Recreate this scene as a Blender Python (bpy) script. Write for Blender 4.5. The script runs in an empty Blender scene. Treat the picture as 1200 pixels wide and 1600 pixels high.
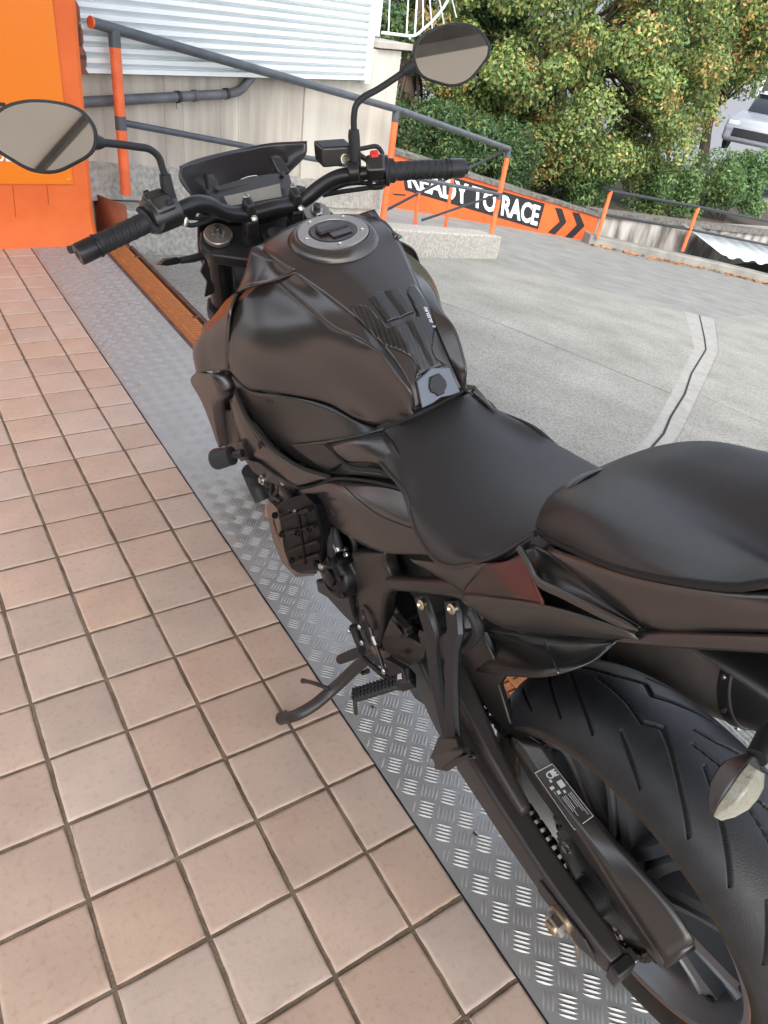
import bpy, bmesh, math, random
import numpy as np
from mathutils import Vector, Matrix
rnd = random.Random(7)
scene = bpy.context.scene
COL = scene.collection
R = math.radians

# ------------------------------------------------------------------ camera
cd = bpy.data.cameras.new('camera'); cam = bpy.data.objects.new('camera', cd); COL.objects.link(cam)
cd.sensor_fit = 'VERTICAL'; cd.sensor_height = 24.0; cd.lens = 24.0 * 1112.05 / 1600
cd.clip_start = 0.02; cd.clip_end = 900
cr_ = Vector((0.83708, -0.53165, 0.12902)); cu_ = Vector((0.22365, 0.54779, 0.80617)); cf_ = Vector((0.49927, 0.64597, -0.57745))
cam.matrix_world = Matrix(((cr_.x, cu_.x, -cf_.x, 0), (cr_.y, cu_.y, -cf_.y, 0), (cr_.z, cu_.z, -cf_.z, 1.318), (0, 0, 0, 1)))
scene.camera = cam

# ------------------------------------------------------------------ sky, sun, exposure
to_sun = Vector((-0.38, -0.62, 0.69)).normalized()
w = bpy.data.worlds.new('World'); scene.world = w; w.use_nodes = True
wn = w.node_tree; bg = wn.nodes['Background']
sky = wn.nodes.new('ShaderNodeTexSky'); sky.sky_type = 'NISHITA'; sky.sun_disc = False
sky.sun_elevation = math.asin(to_sun.z); sky.sun_rotation = math.atan2(to_sun.x, to_sun.y)
sky.air_density = 1.0; sky.dust_density = 3.0; sky.ozone_density = 1.0
hs_ = wn.nodes.new('ShaderNodeHueSaturation'); hs_.inputs['Saturation'].default_value = 0.42
wn.links.new(sky.outputs[0], hs_.inputs['Color']); wn.links.new(hs_.outputs[0], bg.inputs[0]); bg.inputs[1].default_value = 0.15
sl = bpy.data.lights.new('sun', 'SUN'); so = bpy.data.objects.new('sun', sl); COL.objects.link(so)
sl.energy = 1.0; sl.angle = R(30.0); sl.color = (1.0, 0.91, 0.76)
so.rotation_euler = (-to_sun).to_track_quat('-Z', 'Y').to_euler(); so.location = (0, 0, 12)
scene.view_settings.view_transform = 'Standard'; scene.view_settings.look = 'None'
scene.view_settings.exposure = 1.68; scene.view_settings.gamma = 1.0
scene.view_settings.use_curve_mapping = False
scene.cycles.use_denoising = True
scene.cycles.max_bounces = 8; scene.cycles.glossy_bounces = 5; scene.cycles.transparent_max_bounces = 8
scene.cycles.sample_clamp_indirect = 6.0

# ------------------------------------------------------------------ helpers
MATS = {}
def mat(name, col, rough=0.5, metal=0.0, bump=0.0, bscale=60.0, var=0.0, vscale=6.0, col2=None, coat=0.0, spec=0.5,
        stretch=None, ramp=(0.35, 0.65), rvar=0.0, alpha=1.0, world=False, detail=6.0, aniso=0.0):
    """principled material with noise colour variation, noise roughness variation and a fine bump"""
    if name in MATS: return MATS[name]
    m = bpy.data.materials.new(name); m.use_nodes = True; MATS[name] = m
    n = m.node_tree.nodes; l = m.node_tree.links; p = n['Principled BSDF']
    p.inputs['Base Color'].default_value = (*col, 1); p.inputs['Roughness'].default_value = rough
    p.inputs['Metallic'].default_value = metal; p.inputs['Specular IOR Level'].default_value = spec
    p.inputs['Coat Weight'].default_value = coat; p.inputs['Coat Roughness'].default_value = 0.12
    if alpha < 1: p.inputs['Alpha'].default_value = alpha
    if var or bump or col2 or rvar:
        tc = n.new('ShaderNodeTexCoord')
        src = tc.outputs['Object']
        if stretch:
            mp = n.new('ShaderNodeMapping'); mp.inputs['Scale'].default_value = stretch
            l.new(src, mp.inputs['Vector']); src = mp.outputs[0]
        if var or col2:
            nz = n.new('ShaderNodeTexNoise'); nz.inputs['Scale'].default_value = vscale; nz.inputs['Detail'].default_value = detail
            l.new(src, nz.inputs['Vector'])
            rp = n.new('ShaderNodeValToRGB'); rp.color_ramp.elements[0].position = ramp[0]; rp.color_ramp.elements[1].position = ramp[1]
            c2 = col2 if col2 else tuple(min(1, c * (1 - var)) for c in col)
            rp.color_ramp.elements[0].color = (*c2, 1); rp.color_ramp.elements[1].color = (*col, 1)
            l.new(nz.outputs['Fac'], rp.inputs[0]); l.new(rp.outputs[0], p.inputs['Base Color'])
        if rvar:
            nr = n.new('ShaderNodeTexNoise'); nr.inputs['Scale'].default_value = vscale * 2.3; nr.inputs['Detail'].default_value = 5
            l.new(src, nr.inputs['Vector'])
            mr = n.new('ShaderNodeMapRange'); mr.inputs['To Min'].default_value = max(0.02, rough - rvar); mr.inputs['To Max'].default_value = min(1, rough + rvar)
            l.new(nr.outputs['Fac'], mr.inputs['Value']); l.new(mr.outputs[0], p.inputs['Roughness'])
        if bump:
            nb = n.new('ShaderNodeTexNoise'); nb.inputs['Scale'].default_value = bscale; nb.inputs['Detail'].default_value = 5
            l.new(src, nb.inputs['Vector'])
            bp = n.new('ShaderNodeBump'); bp.inputs['Strength'].default_value = bump; bp.inputs['Distance'].default_value = 0.004
            l.new(nb.outputs['Fac'], bp.inputs['Height']); l.new(bp.outputs[0], p.inputs['Normal'])
    return m

def tag(o, label=None, cat=None, group=None, kind=None):
    if label: o['label'] = label
    if cat: o['category'] = cat
    if group: o['group'] = group
    if kind: o['kind'] = kind
    return o

def empty(name, loc=(0, 0, 0), rotz=0, label=None, cat=None, group=None):
    o = bpy.data.objects.new(name, None); COL.objects.link(o); o.location = loc; o.rotation_euler = (0, 0, rotz)
    o.empty_display_size = 0.1
    return tag(o, label, cat, group)

class MB:
    """collects shapes; obj() links them as one mesh object"""
    def __init__(s): s.v = []; s.f = []
    def add(s, v, f):
        b = len(s.v); s.v += [tuple(p) for p in v]; s.f += [tuple(i + b for i in q) for q in f]; return s
    def box(s, c, d, M=None, taper=1.0):
        """c centre, d full sizes, M optional 3x3 (columns = local axes), taper scales the top"""
        v = []
        for k in (-1, 1):
            t = taper if k > 0 else 1
            for (i, j) in ((-1, -1), (1, -1), (1, 1), (-1, 1)):
                p = Vector((i * d[0] / 2 * t, j * d[1] / 2 * t, k * d[2] / 2))
                if M: p = M @ p
                v.append(Vector(c) + p)
        return s.add(v, [(3, 2, 1, 0), (4, 5, 6, 7), (0, 1, 5, 4), (1, 2, 6, 5), (2, 3, 7, 6), (3, 0, 4, 7)])
    def tube(s, path, r, n=12, cap=True, flat=None):
        """sweep a circle (or an ellipse: flat=(scale, dir)) along path; r number or list"""
        P = [Vector(p) for p in path]; m = len(P)
        rr = r if isinstance(r, (list, tuple)) else [r] * m
        v = []; f = []
        T = [(P[min(i + 1, m - 1)] - P[max(i - 1, 0)]).normalized() for i in range(m)]
        a = Vector((0, 0, 1)) if abs(T[0].z) < 0.9 else Vector((1, 0, 0))
        u = T[0].cross(a).normalized()
        for i in range(m):
            u = (u - T[i] * u.dot(T[i])).normalized(); w_ = T[i].cross(u)
            for k in range(n):
                t = 2 * math.pi * k / n
                d = (u * math.cos(t) + w_ * math.sin(t)) * rr[i]
                if flat:
                    fd = Vector(flat[1]).normalized(); d = d - fd * d.dot(fd) * (1 - flat[0])
                v.append(P[i] + d)
        for i in range(m - 1):
            for k in range(n):
                k2 = (k + 1) % n
                f.append((i * n + k, i * n + k2, (i + 1) * n + k2, (i + 1) * n + k))
        if cap: f += [tuple(range(n - 1, -1, -1)), tuple((m - 1) * n + k for k in range(n))]
        return s.add(v, f)
    def lathe(s, c, axis, prof, n=24, cap=True, up=None):
        """prof = [(distance along axis, radius)] spun round axis through c"""
        c = Vector(c); ax = Vector(axis).normalized()
        a = Vector(up) if up else (Vector((0, 0, 1)) if abs(ax.z) < 0.9 else Vector((1, 0, 0)))
        u = ax.cross(a).normalized(); w_ = ax.cross(u)
        v = []; f = []; m = len(prof)
        for (h, r_) in prof:
            for k in range(n):
                t = 2 * math.pi * k / n
                v.append(c + ax * h + (u * math.cos(t) + w_ * math.sin(t)) * r_)
        for i in range(m - 1):
            for k in range(n):
                k2 = (k + 1) % n
                f.append((i * n + k2, i * n + k, (i + 1) * n + k, (i + 1) * n + k2))
        if cap: f += [tuple(range(n)), tuple((m - 1) * n + k for k in range(n - 1, -1, -1))]
        return s.add(v, f)
    def prism(s, poly, d):
        """extrude a planar polygon (3-D points) by vector d"""
        n = len(poly); d = Vector(d); P = [Vector(p) for p in poly]
        v = P + [p + d for p in P]
        f = [tuple(range(n - 1, -1, -1)), tuple(range(n, 2 * n))] + [(i, (i + 1) % n, n + (i + 1) % n, n + i) for i in range(n)]
        return s.add(v, f)
    def grid(s, G):
        """quads through a grid of points"""
        a = len(G); b_ = len(G[0]); v = [p for row in G for p in row]
        return s.add(v, [(i * b_ + j, i * b_ + j + 1, (i + 1) * b_ + j + 1, (i + 1) * b_ + j) for i in range(a - 1) for j in range(b_ - 1)])
    def obj(s, name, m, parent=None, smooth=35, bevel=0, bseg=2, solid=0, sub=0, out=None, fix=True, decim=0):
        me = bpy.data.meshes.new(name); me.from_pydata(s.v, [], s.f); me.update()
        if fix and solid == 0:
            bm = bmesh.new(); bm.from_mesh(me); bmesh.ops.recalc_face_normals(bm, faces=bm.faces); bm.to_mesh(me); bm.free()
        if out is not None:            # orient an open sheet away from point `out`
            c0 = Vector(out); t = 0.0
            for p in me.polygons: t += p.normal.dot(p.center - c0) * p.area
            if t < 0: me.flip_normals()
        if smooth is not None:
            for p in me.polygons: p.use_smooth = True
            me.set_sharp_from_angle(angle=R(smooth))
        o = bpy.data.objects.new(name, me); COL.objects.link(o)
        if m: me.materials.append(m)
        if parent: o.parent = parent
        if solid:
            md = o.modifiers.new('solid', 'SOLIDIFY'); md.thickness = solid; md.offset = -1
        if sub:
            md = o.modifiers.new('sub', 'SUBSURF'); md.levels = sub; md.render_levels = sub
        if bevel:
            md = o.modifiers.new('bevel', 'BEVEL'); md.width = bevel; md.segments = bseg; md.limit_method = 'ANGLE'; md.angle_limit = R(35)
            md.harden_normals = False
        return o

def V3(*a): return Vector(a)
def cr(pts, n):
    """Catmull-Rom through pts, n samples, evenly spaced in parameter by chord length"""
    P = [Vector(p) for p in pts]
    if len(P) == 2: return [P[0].lerp(P[1], i / (n - 1)) for i in range(n)]
    d = [0.0]
    for i in range(1, len(P)): d.append(d[-1] + max(1e-6, (P[i] - P[i - 1]).length) ** 0.7)
    E = [P[0] * 2 - P[1]] + P + [P[-1] * 2 - P[-2]]
    D = [-d[1]] + d + [2 * d[-1] - d[-2]]
    out = []
    for i in range(n):
        t = d[-1] * i / (n - 1); k = 0
        while k < len(P) - 2 and t > d[k + 1]: k += 1
        p0, p1, p2, p3 = E[k:k + 4]; t0, t1, t2, t3 = D[k:k + 4]
        a1 = p0 * ((t1 - t) / (t1 - t0)) + p1 * ((t - t0) / (t1 - t0))
        a2 = p1 * ((t2 - t) / (t2 - t1)) + p2 * ((t - t1) / (t2 - t1))
        a3 = p2 * ((t3 - t) / (t3 - t2)) + p3 * ((t - t2) / (t3 - t2))
        b1 = a1 * ((t2 - t) / (t2 - t0)) + a2 * ((t - t0) / (t2 - t0))
        b2 = a2 * ((t3 - t) / (t3 - t1)) + a3 * ((t - t1) / (t3 - t1))
        out.append(b1 * ((t2 - t) / (t2 - t1)) + b2 * ((t - t1) / (t2 - t1)))
    return out
def patch(ctrl, nu, nv):
    """smooth grid through a net of control points (rows of equal length)"""
    rows = [cr(r_, nv) for r_ in ctrl]
    cols = [cr([rows[i][j] for i in range(len(rows))], nu) for j in range(nv)]
    return [[cols[j][i] for j in range(nv)] for i in range(nu)]
def relax(G, it=10, k=0.5):
    """fair a grid of points, its border kept"""
    A = np.array([[tuple(p) for p in r_] for r_ in G])
    for _ in range(it):
        m_ = (A[:-2, 1:-1] + A[2:, 1:-1] + A[1:-1, :-2] + A[1:-1, 2:]) / 4
        A[1:-1, 1:-1] = A[1:-1, 1:-1] * (1 - k) + m_ * k
    return [[Vector(p) for p in r_] for r_ in A]
def ruled(top, bot, nu=24, nv=7, bulge=0.0, bdir=None, prof=None):
    """sheet between two polylines, bulged outward along bdir"""
    A = cr(top, nu); B = cr(bot, nu); G = []
    for j in range(nv):
        t = j / (nv - 1); row = []
        for i in range(nu):
            p = A[i].lerp(B[i], t)
            if bulge:
                s_ = (prof(t) if prof else math.sin(math.pi * t))
                p = p + Vector(bdir) * bulge * s_
            row.append(p)
        G.append(row)
    return G
def mirror_y(o, name=None):
    """a left/right copy of a part, its mesh mirrored"""
    me = o.data.copy()
    me.transform(Matrix.Scale(-1, 4, (0, 1, 0))); me.flip_normals()
    c = bpy.data.objects.new(name or o.name.split('.')[0], me); COL.objects.link(c); c.parent = o.parent
    for md in o.modifiers:
        m2 = c.modifiers.new(md.name, md.type)
        for a in ('thickness', 'offset', 'levels', 'render_levels', 'width', 'segments', 'limit_method', 'angle_limit'):
            if hasattr(md, a): setattr(m2, a, getattr(md, a))
    return c
def text_mesh(txt, name, m, parent, origin, right, up, size, depth=0.002, xscale=1.0, bold=0.0):
    """lettering as real shallow geometry: origin = lower-left corner, right/up = directions"""
    cu = bpy.data.curves.new('t', 'FONT'); cu.body = txt; cu.size = 1.0; cu.extrude = 0.01; cu.offset = bold; cu.resolution_u = 3
    t = bpy.data.objects.new('t', cu); COL.objects.link(t)
    dg = bpy.context.evaluated_depsgraph_get(); me = bpy.data.meshes.new_from_object(t.evaluated_get(dg))
    bpy.data.objects.remove(t); bpy.data.curves.remove(cu)
    r_ = Vector(right).normalized(); u_ = Vector(up).normalized(); n_ = r_.cross(u_)
    x0 = min(v.co.x for v in me.vertices); y0 = min(v.co.y for v in me.vertices); y1 = max(v.co.y for v in me.vertices)
    k = size / (y1 - y0)
    for v in me.vertices:
        c = v.co
        v.co = Vector(origin) + r_ * ((c.x - x0) * k * xscale) + u_ * ((c.y - y0) * k) + n_ * (c.z / 0.01 * depth / 2)
    me.materials.clear(); me.materials.append(m)
    o = bpy.data.objects.new(name, me); COL.objects.link(o)
    if parent: o.parent = parent
    return o
def basis(x, z=None, y=None):
    """3x3 with given x axis and approximate z"""
    x = Vector(x).normalized(); z = Vector(z or (0, 0, 1)); y_ = z.cross(x).normalized(); z = x.cross(y_)
    return Matrix((x, y_, z)).transposed()

# ------------------------------------------------------------------ setting: materials
def zr(x, y):
    return -0.165 * (0.951 * max(0.0, x - 1.17) + 0.309 * max(0.0, y - 3.5))

def tile_mat():
    m = mat('terracotta tile', (0.5, 0.335, 0.255), 0.52, bump=0.35, bscale=140)
    n = m.node_tree.nodes; l = m.node_tree.links; p = n['Principled BSDF']
    oi = n.new('ShaderNodeObjectInfo'); ge = n.new('ShaderNodeNewGeometry')
    no = n.new('ShaderNodeTexNoise'); no.inputs['Scale'].default_value = 9; no.inputs['Detail'].default_value = 7
    l.new(ge.outputs['Position'], no.inputs['Vector'])
    r1 = n.new('ShaderNodeValToRGB'); e = r1.color_ramp.elements
    e[0].position = 0.3; e[0].color = (0.49, 0.372, 0.305, 1); e[1].position = 0.7; e[1].color = (0.57, 0.435, 0.35, 1)
    l.new(no.outputs['Fac'], r1.inputs[0])
    n2 = n.new('ShaderNodeTexNoise'); n2.inputs['Scale'].default_value = 75; n2.inputs['Detail'].default_value = 4; l.new(ge.outputs['Position'], n2.inputs['Vector'])
    r2 = n.new('ShaderNodeValToRGB'); r2.color_ramp.elements[0].position = 0.33; r2.color_ramp.elements[0].color = (0.90, 0.85, 0.82, 1); r2.color_ramp.elements[1].position = 0.46; r2.color_ramp.elements[1].color = (1, 1, 1, 1)
    l.new(n2.outputs['Fac'], r2.inputs[0])
    mx = n.new('ShaderNodeMix'); mx.data_type = 'RGBA'; mx.blend_type = 'MULTIPLY'; mx.inputs[0].default_value = 0.8
    l.new(r1.outputs[0], mx.inputs[6]); l.new(r2.outputs[0], mx.inputs[7])
    hs = n.new('ShaderNodeHueSaturation'); mv = n.new('ShaderNodeMapRange'); mv.inputs['To Min'].default_value = 0.92; mv.inputs['To Max'].default_value = 1.06
    l.new(oi.outputs['Random'], mv.inputs['Value']); l.new(mv.outputs[0], hs.inputs['Value'])
    mh = n.new('ShaderNodeMath'); mh.operation = 'MULTIPLY'; mh.inputs[1].default_value = 7.31
    fr = n.new('ShaderNodeMath'); fr.operation = 'FRACT'; mh2 = n.new('ShaderNodeMapRange'); mh2.inputs['To Min'].default_value = 0.8; mh2.inputs['To Max'].default_value = 1.12
    l.new(oi.outputs['Random'], mh.inputs[0]); l.new(mh.outputs[0], fr.inputs[0]); l.new(fr.outputs[0], mh2.inputs['Value']); l.new(mh2.outputs[0], hs.inputs['Saturation'])
    l.new(mx.outputs[2], hs.inputs['Color']); l.new(hs.outputs[0], p.inputs['Base Color'])
    # ripples of the cleft surface
    bp = [q for q in n if q.type == 'BUMP'][0]
    nb = [q for q in n if q.type == 'TEX_NOISE' and abs(q.inputs['Scale'].default_value - 140) < 1][0]
    l.new(ge.outputs['Position'], nb.inputs['Vector']); nb.inputs['Scale'].default_value = 26; nb.inputs['Detail'].default_value = 9; nb.inputs['Roughness'].default_value = 0.68; nb.inputs['Distortion'].default_value = 0.8
    bp.inputs['Strength'].default_value = 0.22; bp.inputs['Distance'].default_value = 0.004
    return m
M_tile = tile_mat()
M_grout = mat('grout', (0.24, 0.185, 0.13), 0.9, bump=0.7, bscale=220, col2=(0.13, 0.10, 0.072), vscale=18)
M_plate = mat('aluminium tread plate', (0.45, 0.455, 0.45), 0.42, 0.45, bump=0.05, bscale=300, col2=(0.40, 0.41, 0.42), vscale=9, rvar=0.1)
M_bars = mat('worn tread bars', (0.41, 0.415, 0.41), 0.46, 0.45, rvar=0.08, vscale=30)
M_rust = mat('rusty steel', (0.55, 0.21, 0.06), 0.75, 0.25, bump=0.5, bscale=160, col2=(0.34, 0.12, 0.04), vscale=16)
M_rust2 = mat('rusty frame', (0.17, 0.085, 0.06), 0.7, 0.3, bump=0.4, bscale=150, col2=(0.09, 0.045, 0.035), vscale=14)
M_black = mat('shadow gap rubber', (0.012, 0.012, 0.012), 0.8)
M_conc = mat('pale concrete', (0.46, 0.43, 0.385), 0.85, bump=0.5, bscale=90, col2=(0.33, 0.31, 0.275), vscale=5)
M_concr = mat('rough concrete', (0.40, 0.385, 0.35), 0.92, bump=1.0, bscale=130, col2=(0.25, 0.24, 0.22), vscale=38)
M_asph = mat('asphalt', (0.215, 0.22, 0.21), 0.9, bump=0.6, bscale=260, col2=(0.165, 0.168, 0.16), vscale=3.2)
M_band = mat('smooth concrete band', (0.30, 0.298, 0.28), 0.85, bump=0.4, bscale=120, col2=(0.24, 0.238, 0.225), vscale=14)
M_orange = mat('orange wall paint', (0.78, 0.155, 0.025), 0.6, bump=0.35, bscale=24, col2=(0.70, 0.125, 0.02), vscale=5)
M_sign = mat('orange sign sheet', (0.82, 0.205, 0.003), 0.35)
M_orpost = mat('orange post paint', (0.80, 0.16, 0.05), 0.42, col2=(0.66, 0.12, 0.04), vscale=12)
M_rail = mat('grey rail paint', (0.075, 0.088, 0.105), 0.38, col2=(0.055, 0.062, 0.075), vscale=14)
M_dark = mat('dark metal', (0.02, 0.022, 0.026), 0.45)
M_white = mat('white metal cladding', (0.78, 0.82, 0.84), 0.35, 0.0, col2=(0.72, 0.77, 0.79), vscale=3)
M_pipe = mat('grey drain pipe', (0.13, 0.135, 0.15), 0.5, col2=(0.08, 0.082, 0.09), vscale=9)
M_brown = mat('brown steel', (0.24, 0.075, 0.04), 0.6, col2=(0.17, 0.05, 0.03), vscale=8)
M_brownd = mat('dark brown steel', (0.075, 0.03, 0.02), 0.7)
M_ban = mat('black banner print', (0.012, 0.013, 0.016), 0.55)
M_let = mat('white letter print', (0.8, 0.82, 0.85), 0.5)
M_cope = mat('weathered coping', (0.17, 0.16, 0.145), 0.95, bump=0.9, bscale=40, col2=(0.07, 0.066, 0.06), vscale=10)
M_stain = mat('stained wall', (0.42, 0.40, 0.37), 0.9, bump=0.5, bscale=40, col2=(0.10, 0.09, 0.085), vscale=2.2, stretch=(1, 1, 0.35), ramp=(0.4, 0.62))
M_zinc = mat('corrugated zinc', (0.55, 0.60, 0.64), 0.4, 0.4, col2=(0.45, 0.5, 0.54), vscale=4)
M_soil = mat('dark soil', (0.05, 0.04, 0.028), 0.95, bump=1.0, bscale=20)
M_bolt = mat('steel bolt', (0.4, 0.38, 0.36), 0.35, 1.0)

# ------------------------------------------------------------------ ground, ramp
gs = MB(); gs.add([(-400, -400, -4.0), (400, -400, -4.0), (400, 400, -4.0), (-400, 400, -4.0)], [(0, 1, 2, 3)])
tag(gs.obj('ground', M_asph), kind='structure')

rp = MB(); xs = [1.178 + 0.35 * i for i in range(58)]; ys = [-7 + 0.35 * i for i in range(60)]
rp.grid([[(x, y, zr(x, y) - 0.012) for x in xs] for y in ys])
ramp_o = tag(rp.obj('ramp', M_asph, smooth=None), kind='structure')

def rib_mat(name, ang):
    m = mat(name, (0.36, 0.355, 0.33), 0.9)
    n = m.node_tree.nodes; l = m.node_tree.links; p = n['Principled BSDF']
    ge = n.new('ShaderNodeNewGeometry')
    mp = n.new('ShaderNodeMapping'); mp.inputs['Rotation'].default_value = (0, 0, -R(ang - 90)); l.new(ge.outputs['Position'], mp.inputs['Vector'])
    wv = n.new('ShaderNodeTexWave'); wv.wave_type = 'BANDS'; wv.bands_direction = 'X'; wv.inputs['Scale'].default_value = 1 / 0.02 / 3.1831 * 1.0
    wv.inputs['Distortion'].default_value = 0.8; wv.inputs['Detail'].default_value = 3; wv.inputs['Detail Scale'].default_value = 2.5
    l.new(mp.outputs[0], wv.inputs['Vector'])
    n1 = n.new('ShaderNodeTexNoise'); n1.inputs['Scale'].default_value = 2.2; n1.inputs['Detail'].default_value = 8; l.new(ge.outputs['Position'], n1.inputs['Vector'])
    n2 = n.new('ShaderNodeTexNoise'); n2.inputs['Scale'].default_value = 75; n2.inputs['Detail'].default_value = 4; l.new(ge.outputs['Position'], n2.inputs['Vector'])
    r1 = n.new('ShaderNodeValToRGB'); r1.color_ramp.elements[0].position = 0.3; r1.color_ramp.elements[0].color = (0.27, 0.27, 0.25, 1); r1.color_ramp.elements[1].position = 0.7; r1.color_ramp.elements[1].color = (0.385, 0.385, 0.36, 1)
    l.new(n1.outputs['Fac'], r1.inputs[0])
    r2 = n.new('ShaderNodeValToRGB'); r2.color_ramp.elements[0].position = 0.35; r2.color_ramp.elements[0].color = (0.58, 0.58, 0.58, 1); r2.color_ramp.elements[1].position = 0.62; r2.color_ramp.elements[1].color = (1.25, 1.25, 1.22, 1)
    l.new(n2.outputs['Fac'], r2.inputs[0])
    mx = n.new('ShaderNodeMix'); mx.data_type = 'RGBA'; mx.blend_type = 'MULTIPLY'; mx.inputs[0].default_value = 0.7
    l.new(r1.outputs[0], mx.inputs[6]); l.new(r2.outputs[0], mx.inputs[7])
    m3 = n.new('ShaderNodeMix'); m3.data_type = 'RGBA'; m3.blend_type = 'MULTIPLY'; m3.inputs[0].default_value = 0.42
    l.new(mx.outputs[2], m3.inputs[6]); l.new(wv.outputs['Color'], m3.inputs[7]); l.new(m3.outputs[2], p.inputs['Base Color'])
    ad = n.new('ShaderNodeMath'); ad.operation = 'ADD'; mu = n.new('ShaderNodeMath'); mu.operation = 'MULTIPLY'; mu.inputs[1].default_value = 0.5
    l.new(n2.outputs['Fac'], mu.inputs[0]); l.new(wv.outputs['Fac'], ad.inputs[0]); l.new(mu.outputs[0], ad.inputs[1])
    bp = n.new('ShaderNodeBump'); bp.inputs['Strength'].default_value = 0.9; bp.inputs['Distance'].default_value = 0.006
    l.new(ad.outputs[0], bp.inputs['Height']); l.new(bp.outputs[0], p.inputs['Normal'])
    return m
def slab(poly, m, name='concrete_slab', lift=0.0):
    """a slab of the ramp: outline in plan, laid on the slope"""
    bm = bmesh.new(); vs = [bm.verts.new((x, y, 0)) for x, y in poly]; bm.faces.new(vs)
    for k in range(60):
        xk = 1.17 + 0.4 * k
        for pl in (((xk, 0, 0), (1, 0, 0)),):
            bmesh.ops.bisect_plane(bm, geom=bm.verts[:] + bm.edges[:] + bm.faces[:], plane_co=pl[0], plane_no=pl[1])
    bmesh.ops.bisect_plane(bm, geom=bm.verts[:] + bm.edges[:] + bm.faces[:], plane_co=(0, 3.5, 0), plane_no=(0, 1, 0))
    bmesh.ops.triangulate(bm, faces=bm.faces)
    for v in bm.verts: v.co.z = zr(v.co.x, v.co.y) + lift
    me = bpy.data.meshes.new(name); bm.to_mesh(me); bm.free(); me.materials.append(m)
    if sum(p.normal.z for p in me.polygons) < 0: me.flip_normals()
    o = bpy.data.objects.new(name, me); COL.objects.link(o); o.parent = ramp_o
    return o
M_ribA = rib_mat('ribbed concrete a', 118); M_ribB = rib_mat('ribbed concrete b', 113); M_ribC = rib_mat('ribbed concrete near', 84)
# plan outlines: near strip, slab left of the thin joint, slab beyond it, slabs right of the thick joint
slab([(1.182, -7), (1.80, -7), (1.80, -0.2), (1.55, 1.6), (1.182, 1.6)], M_ribC)
slab([(1.182, 1.606), (1.555, 1.606), (1.807, -0.2), (2.55, 1.63), (3.02, 1.84), (3.9, 2.33), (3.18, 3.78), (2.6, 4.78), (1.182, 4.21)], M_ribA)
slab([(3.186, 3.785), (3.906, 2.335), (5.42, 3.2), (7.15, 4.5), (5.6, 5.55), (5.1, 5.8), (2.61, 4.785)], M_ribA)
slab([(1.815, -7), (6.5, -7), (4.55, 1.1), (4.2, 2.32), (3.35, 1.86), (2.72, 1.56), (1.815, -0.25)], M_ribB)
slab([(4.206, 2.325), (4.556, 1.1), (6.506, -7), (16, -7), (9.5, 4.9), (7.45, 4.3), (5.72, 3.15)], M_ribB)
slab([(1.83, -0.30), (2.745, 1.545), (3.375, 1.838), (4.225, 2.30), (5.74, 3.13), (7.47, 4.28), (7.13, 4.52), (5.40, 3.22), (3.88, 2.355), (3.00, 1.865), (2.53, 1.655)], M_band, 'joint_band', -0.003)
crk = [(1.85, -0.15), (2.63, 1.6), (3.18, 1.855), (3.5, 2.04), (4.05, 2.33), (4.6, 2.66), (5.57, 3.18), (7.3, 4.4)]
slab([(x - 0.004, y + 0.005) for x, y in crk] + [(x + 0.004, y - 0.005) for x, y in reversed(crk)], M_black, 'joint_crack', 0.0)

# ------------------------------------------------------------------ tiled floor
S = 0.157; TX = lambda c: S * (4.235 - c); TY = lambda j: S * (23.455 - j)
fl = MB(); fl.box((-3.0, -1.35, -0.0575), (7.27, 11.3, 0.108))
floor = tag(fl.obj('tile_floor', M_grout), kind='structure')
def tile_mesh(wx, wy, seed):
    """a cleft-faced tile: chamfered, slightly uneven outline"""
    q = random.Random(seed); n = 7; V_ = []; F_ = []
    def ring(inset, z, jit):
        out = []
        for side in range(4):
            for k in range(n):
                t = k / n
                x, y = [(-wx / 2 + wx * t, -wy / 2), (wx / 2, -wy / 2 + wy * t), (wx / 2 - wx * t, wy / 2), (-wx / 2, wy / 2 - wy * t)][side]
                e = inset + q.uniform(-jit, jit)
                cx = max(-wx / 2 + e, min(wx / 2 - e, x)); cy = max(-wy / 2 + e, min(wy / 2 - e, y))
                out.append((cx, cy, z + q.uniform(-jit, jit) * 0.25))
        return out
    a = ring(0.0, -0.010, 0.0005); b_ = ring(0.0003, -0.0022, 0.0012); c = ring(0.0022, -0.0003, 0.0009); d = ring(0.007, 0.0002, 0.0005)
    N = 4 * n
    for r_ in (a, b_, c, d): V_ += r_
    for i in range(3):
        for k in range(N): F_.append((i * N + k, i * N + (k + 1) % N, (i + 1) * N + (k + 1) % N, (i + 1) * N + k))
    F_.append(tuple(3 * N + k for k in range(N)))
    me = bpy.data.meshes.new('tile'); me.from_pydata(V_, [], F_); me.update()
    for p in me.polygons: p.use_smooth = True
    me.set_sharp_from_angle(angle=R(50)); me.materials.append(M_tile)
    return me
full = [tile_mesh(0.1500, 0.1500, k) for k in range(8)]
def visible(x, y, pad=60):
    d = Vector((x, y, -1.318)); zz = d.dot(cf_)
    if zz < 0.05: return False
    u = 600 + 1112 * d.dot(cr_) / zz; v = 800 - 1112 * d.dot(cu_) / zz
    return -pad < u < 1200 + pad and -pad < v < 1600 + pad
rest = MB(); nt = 0
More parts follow.
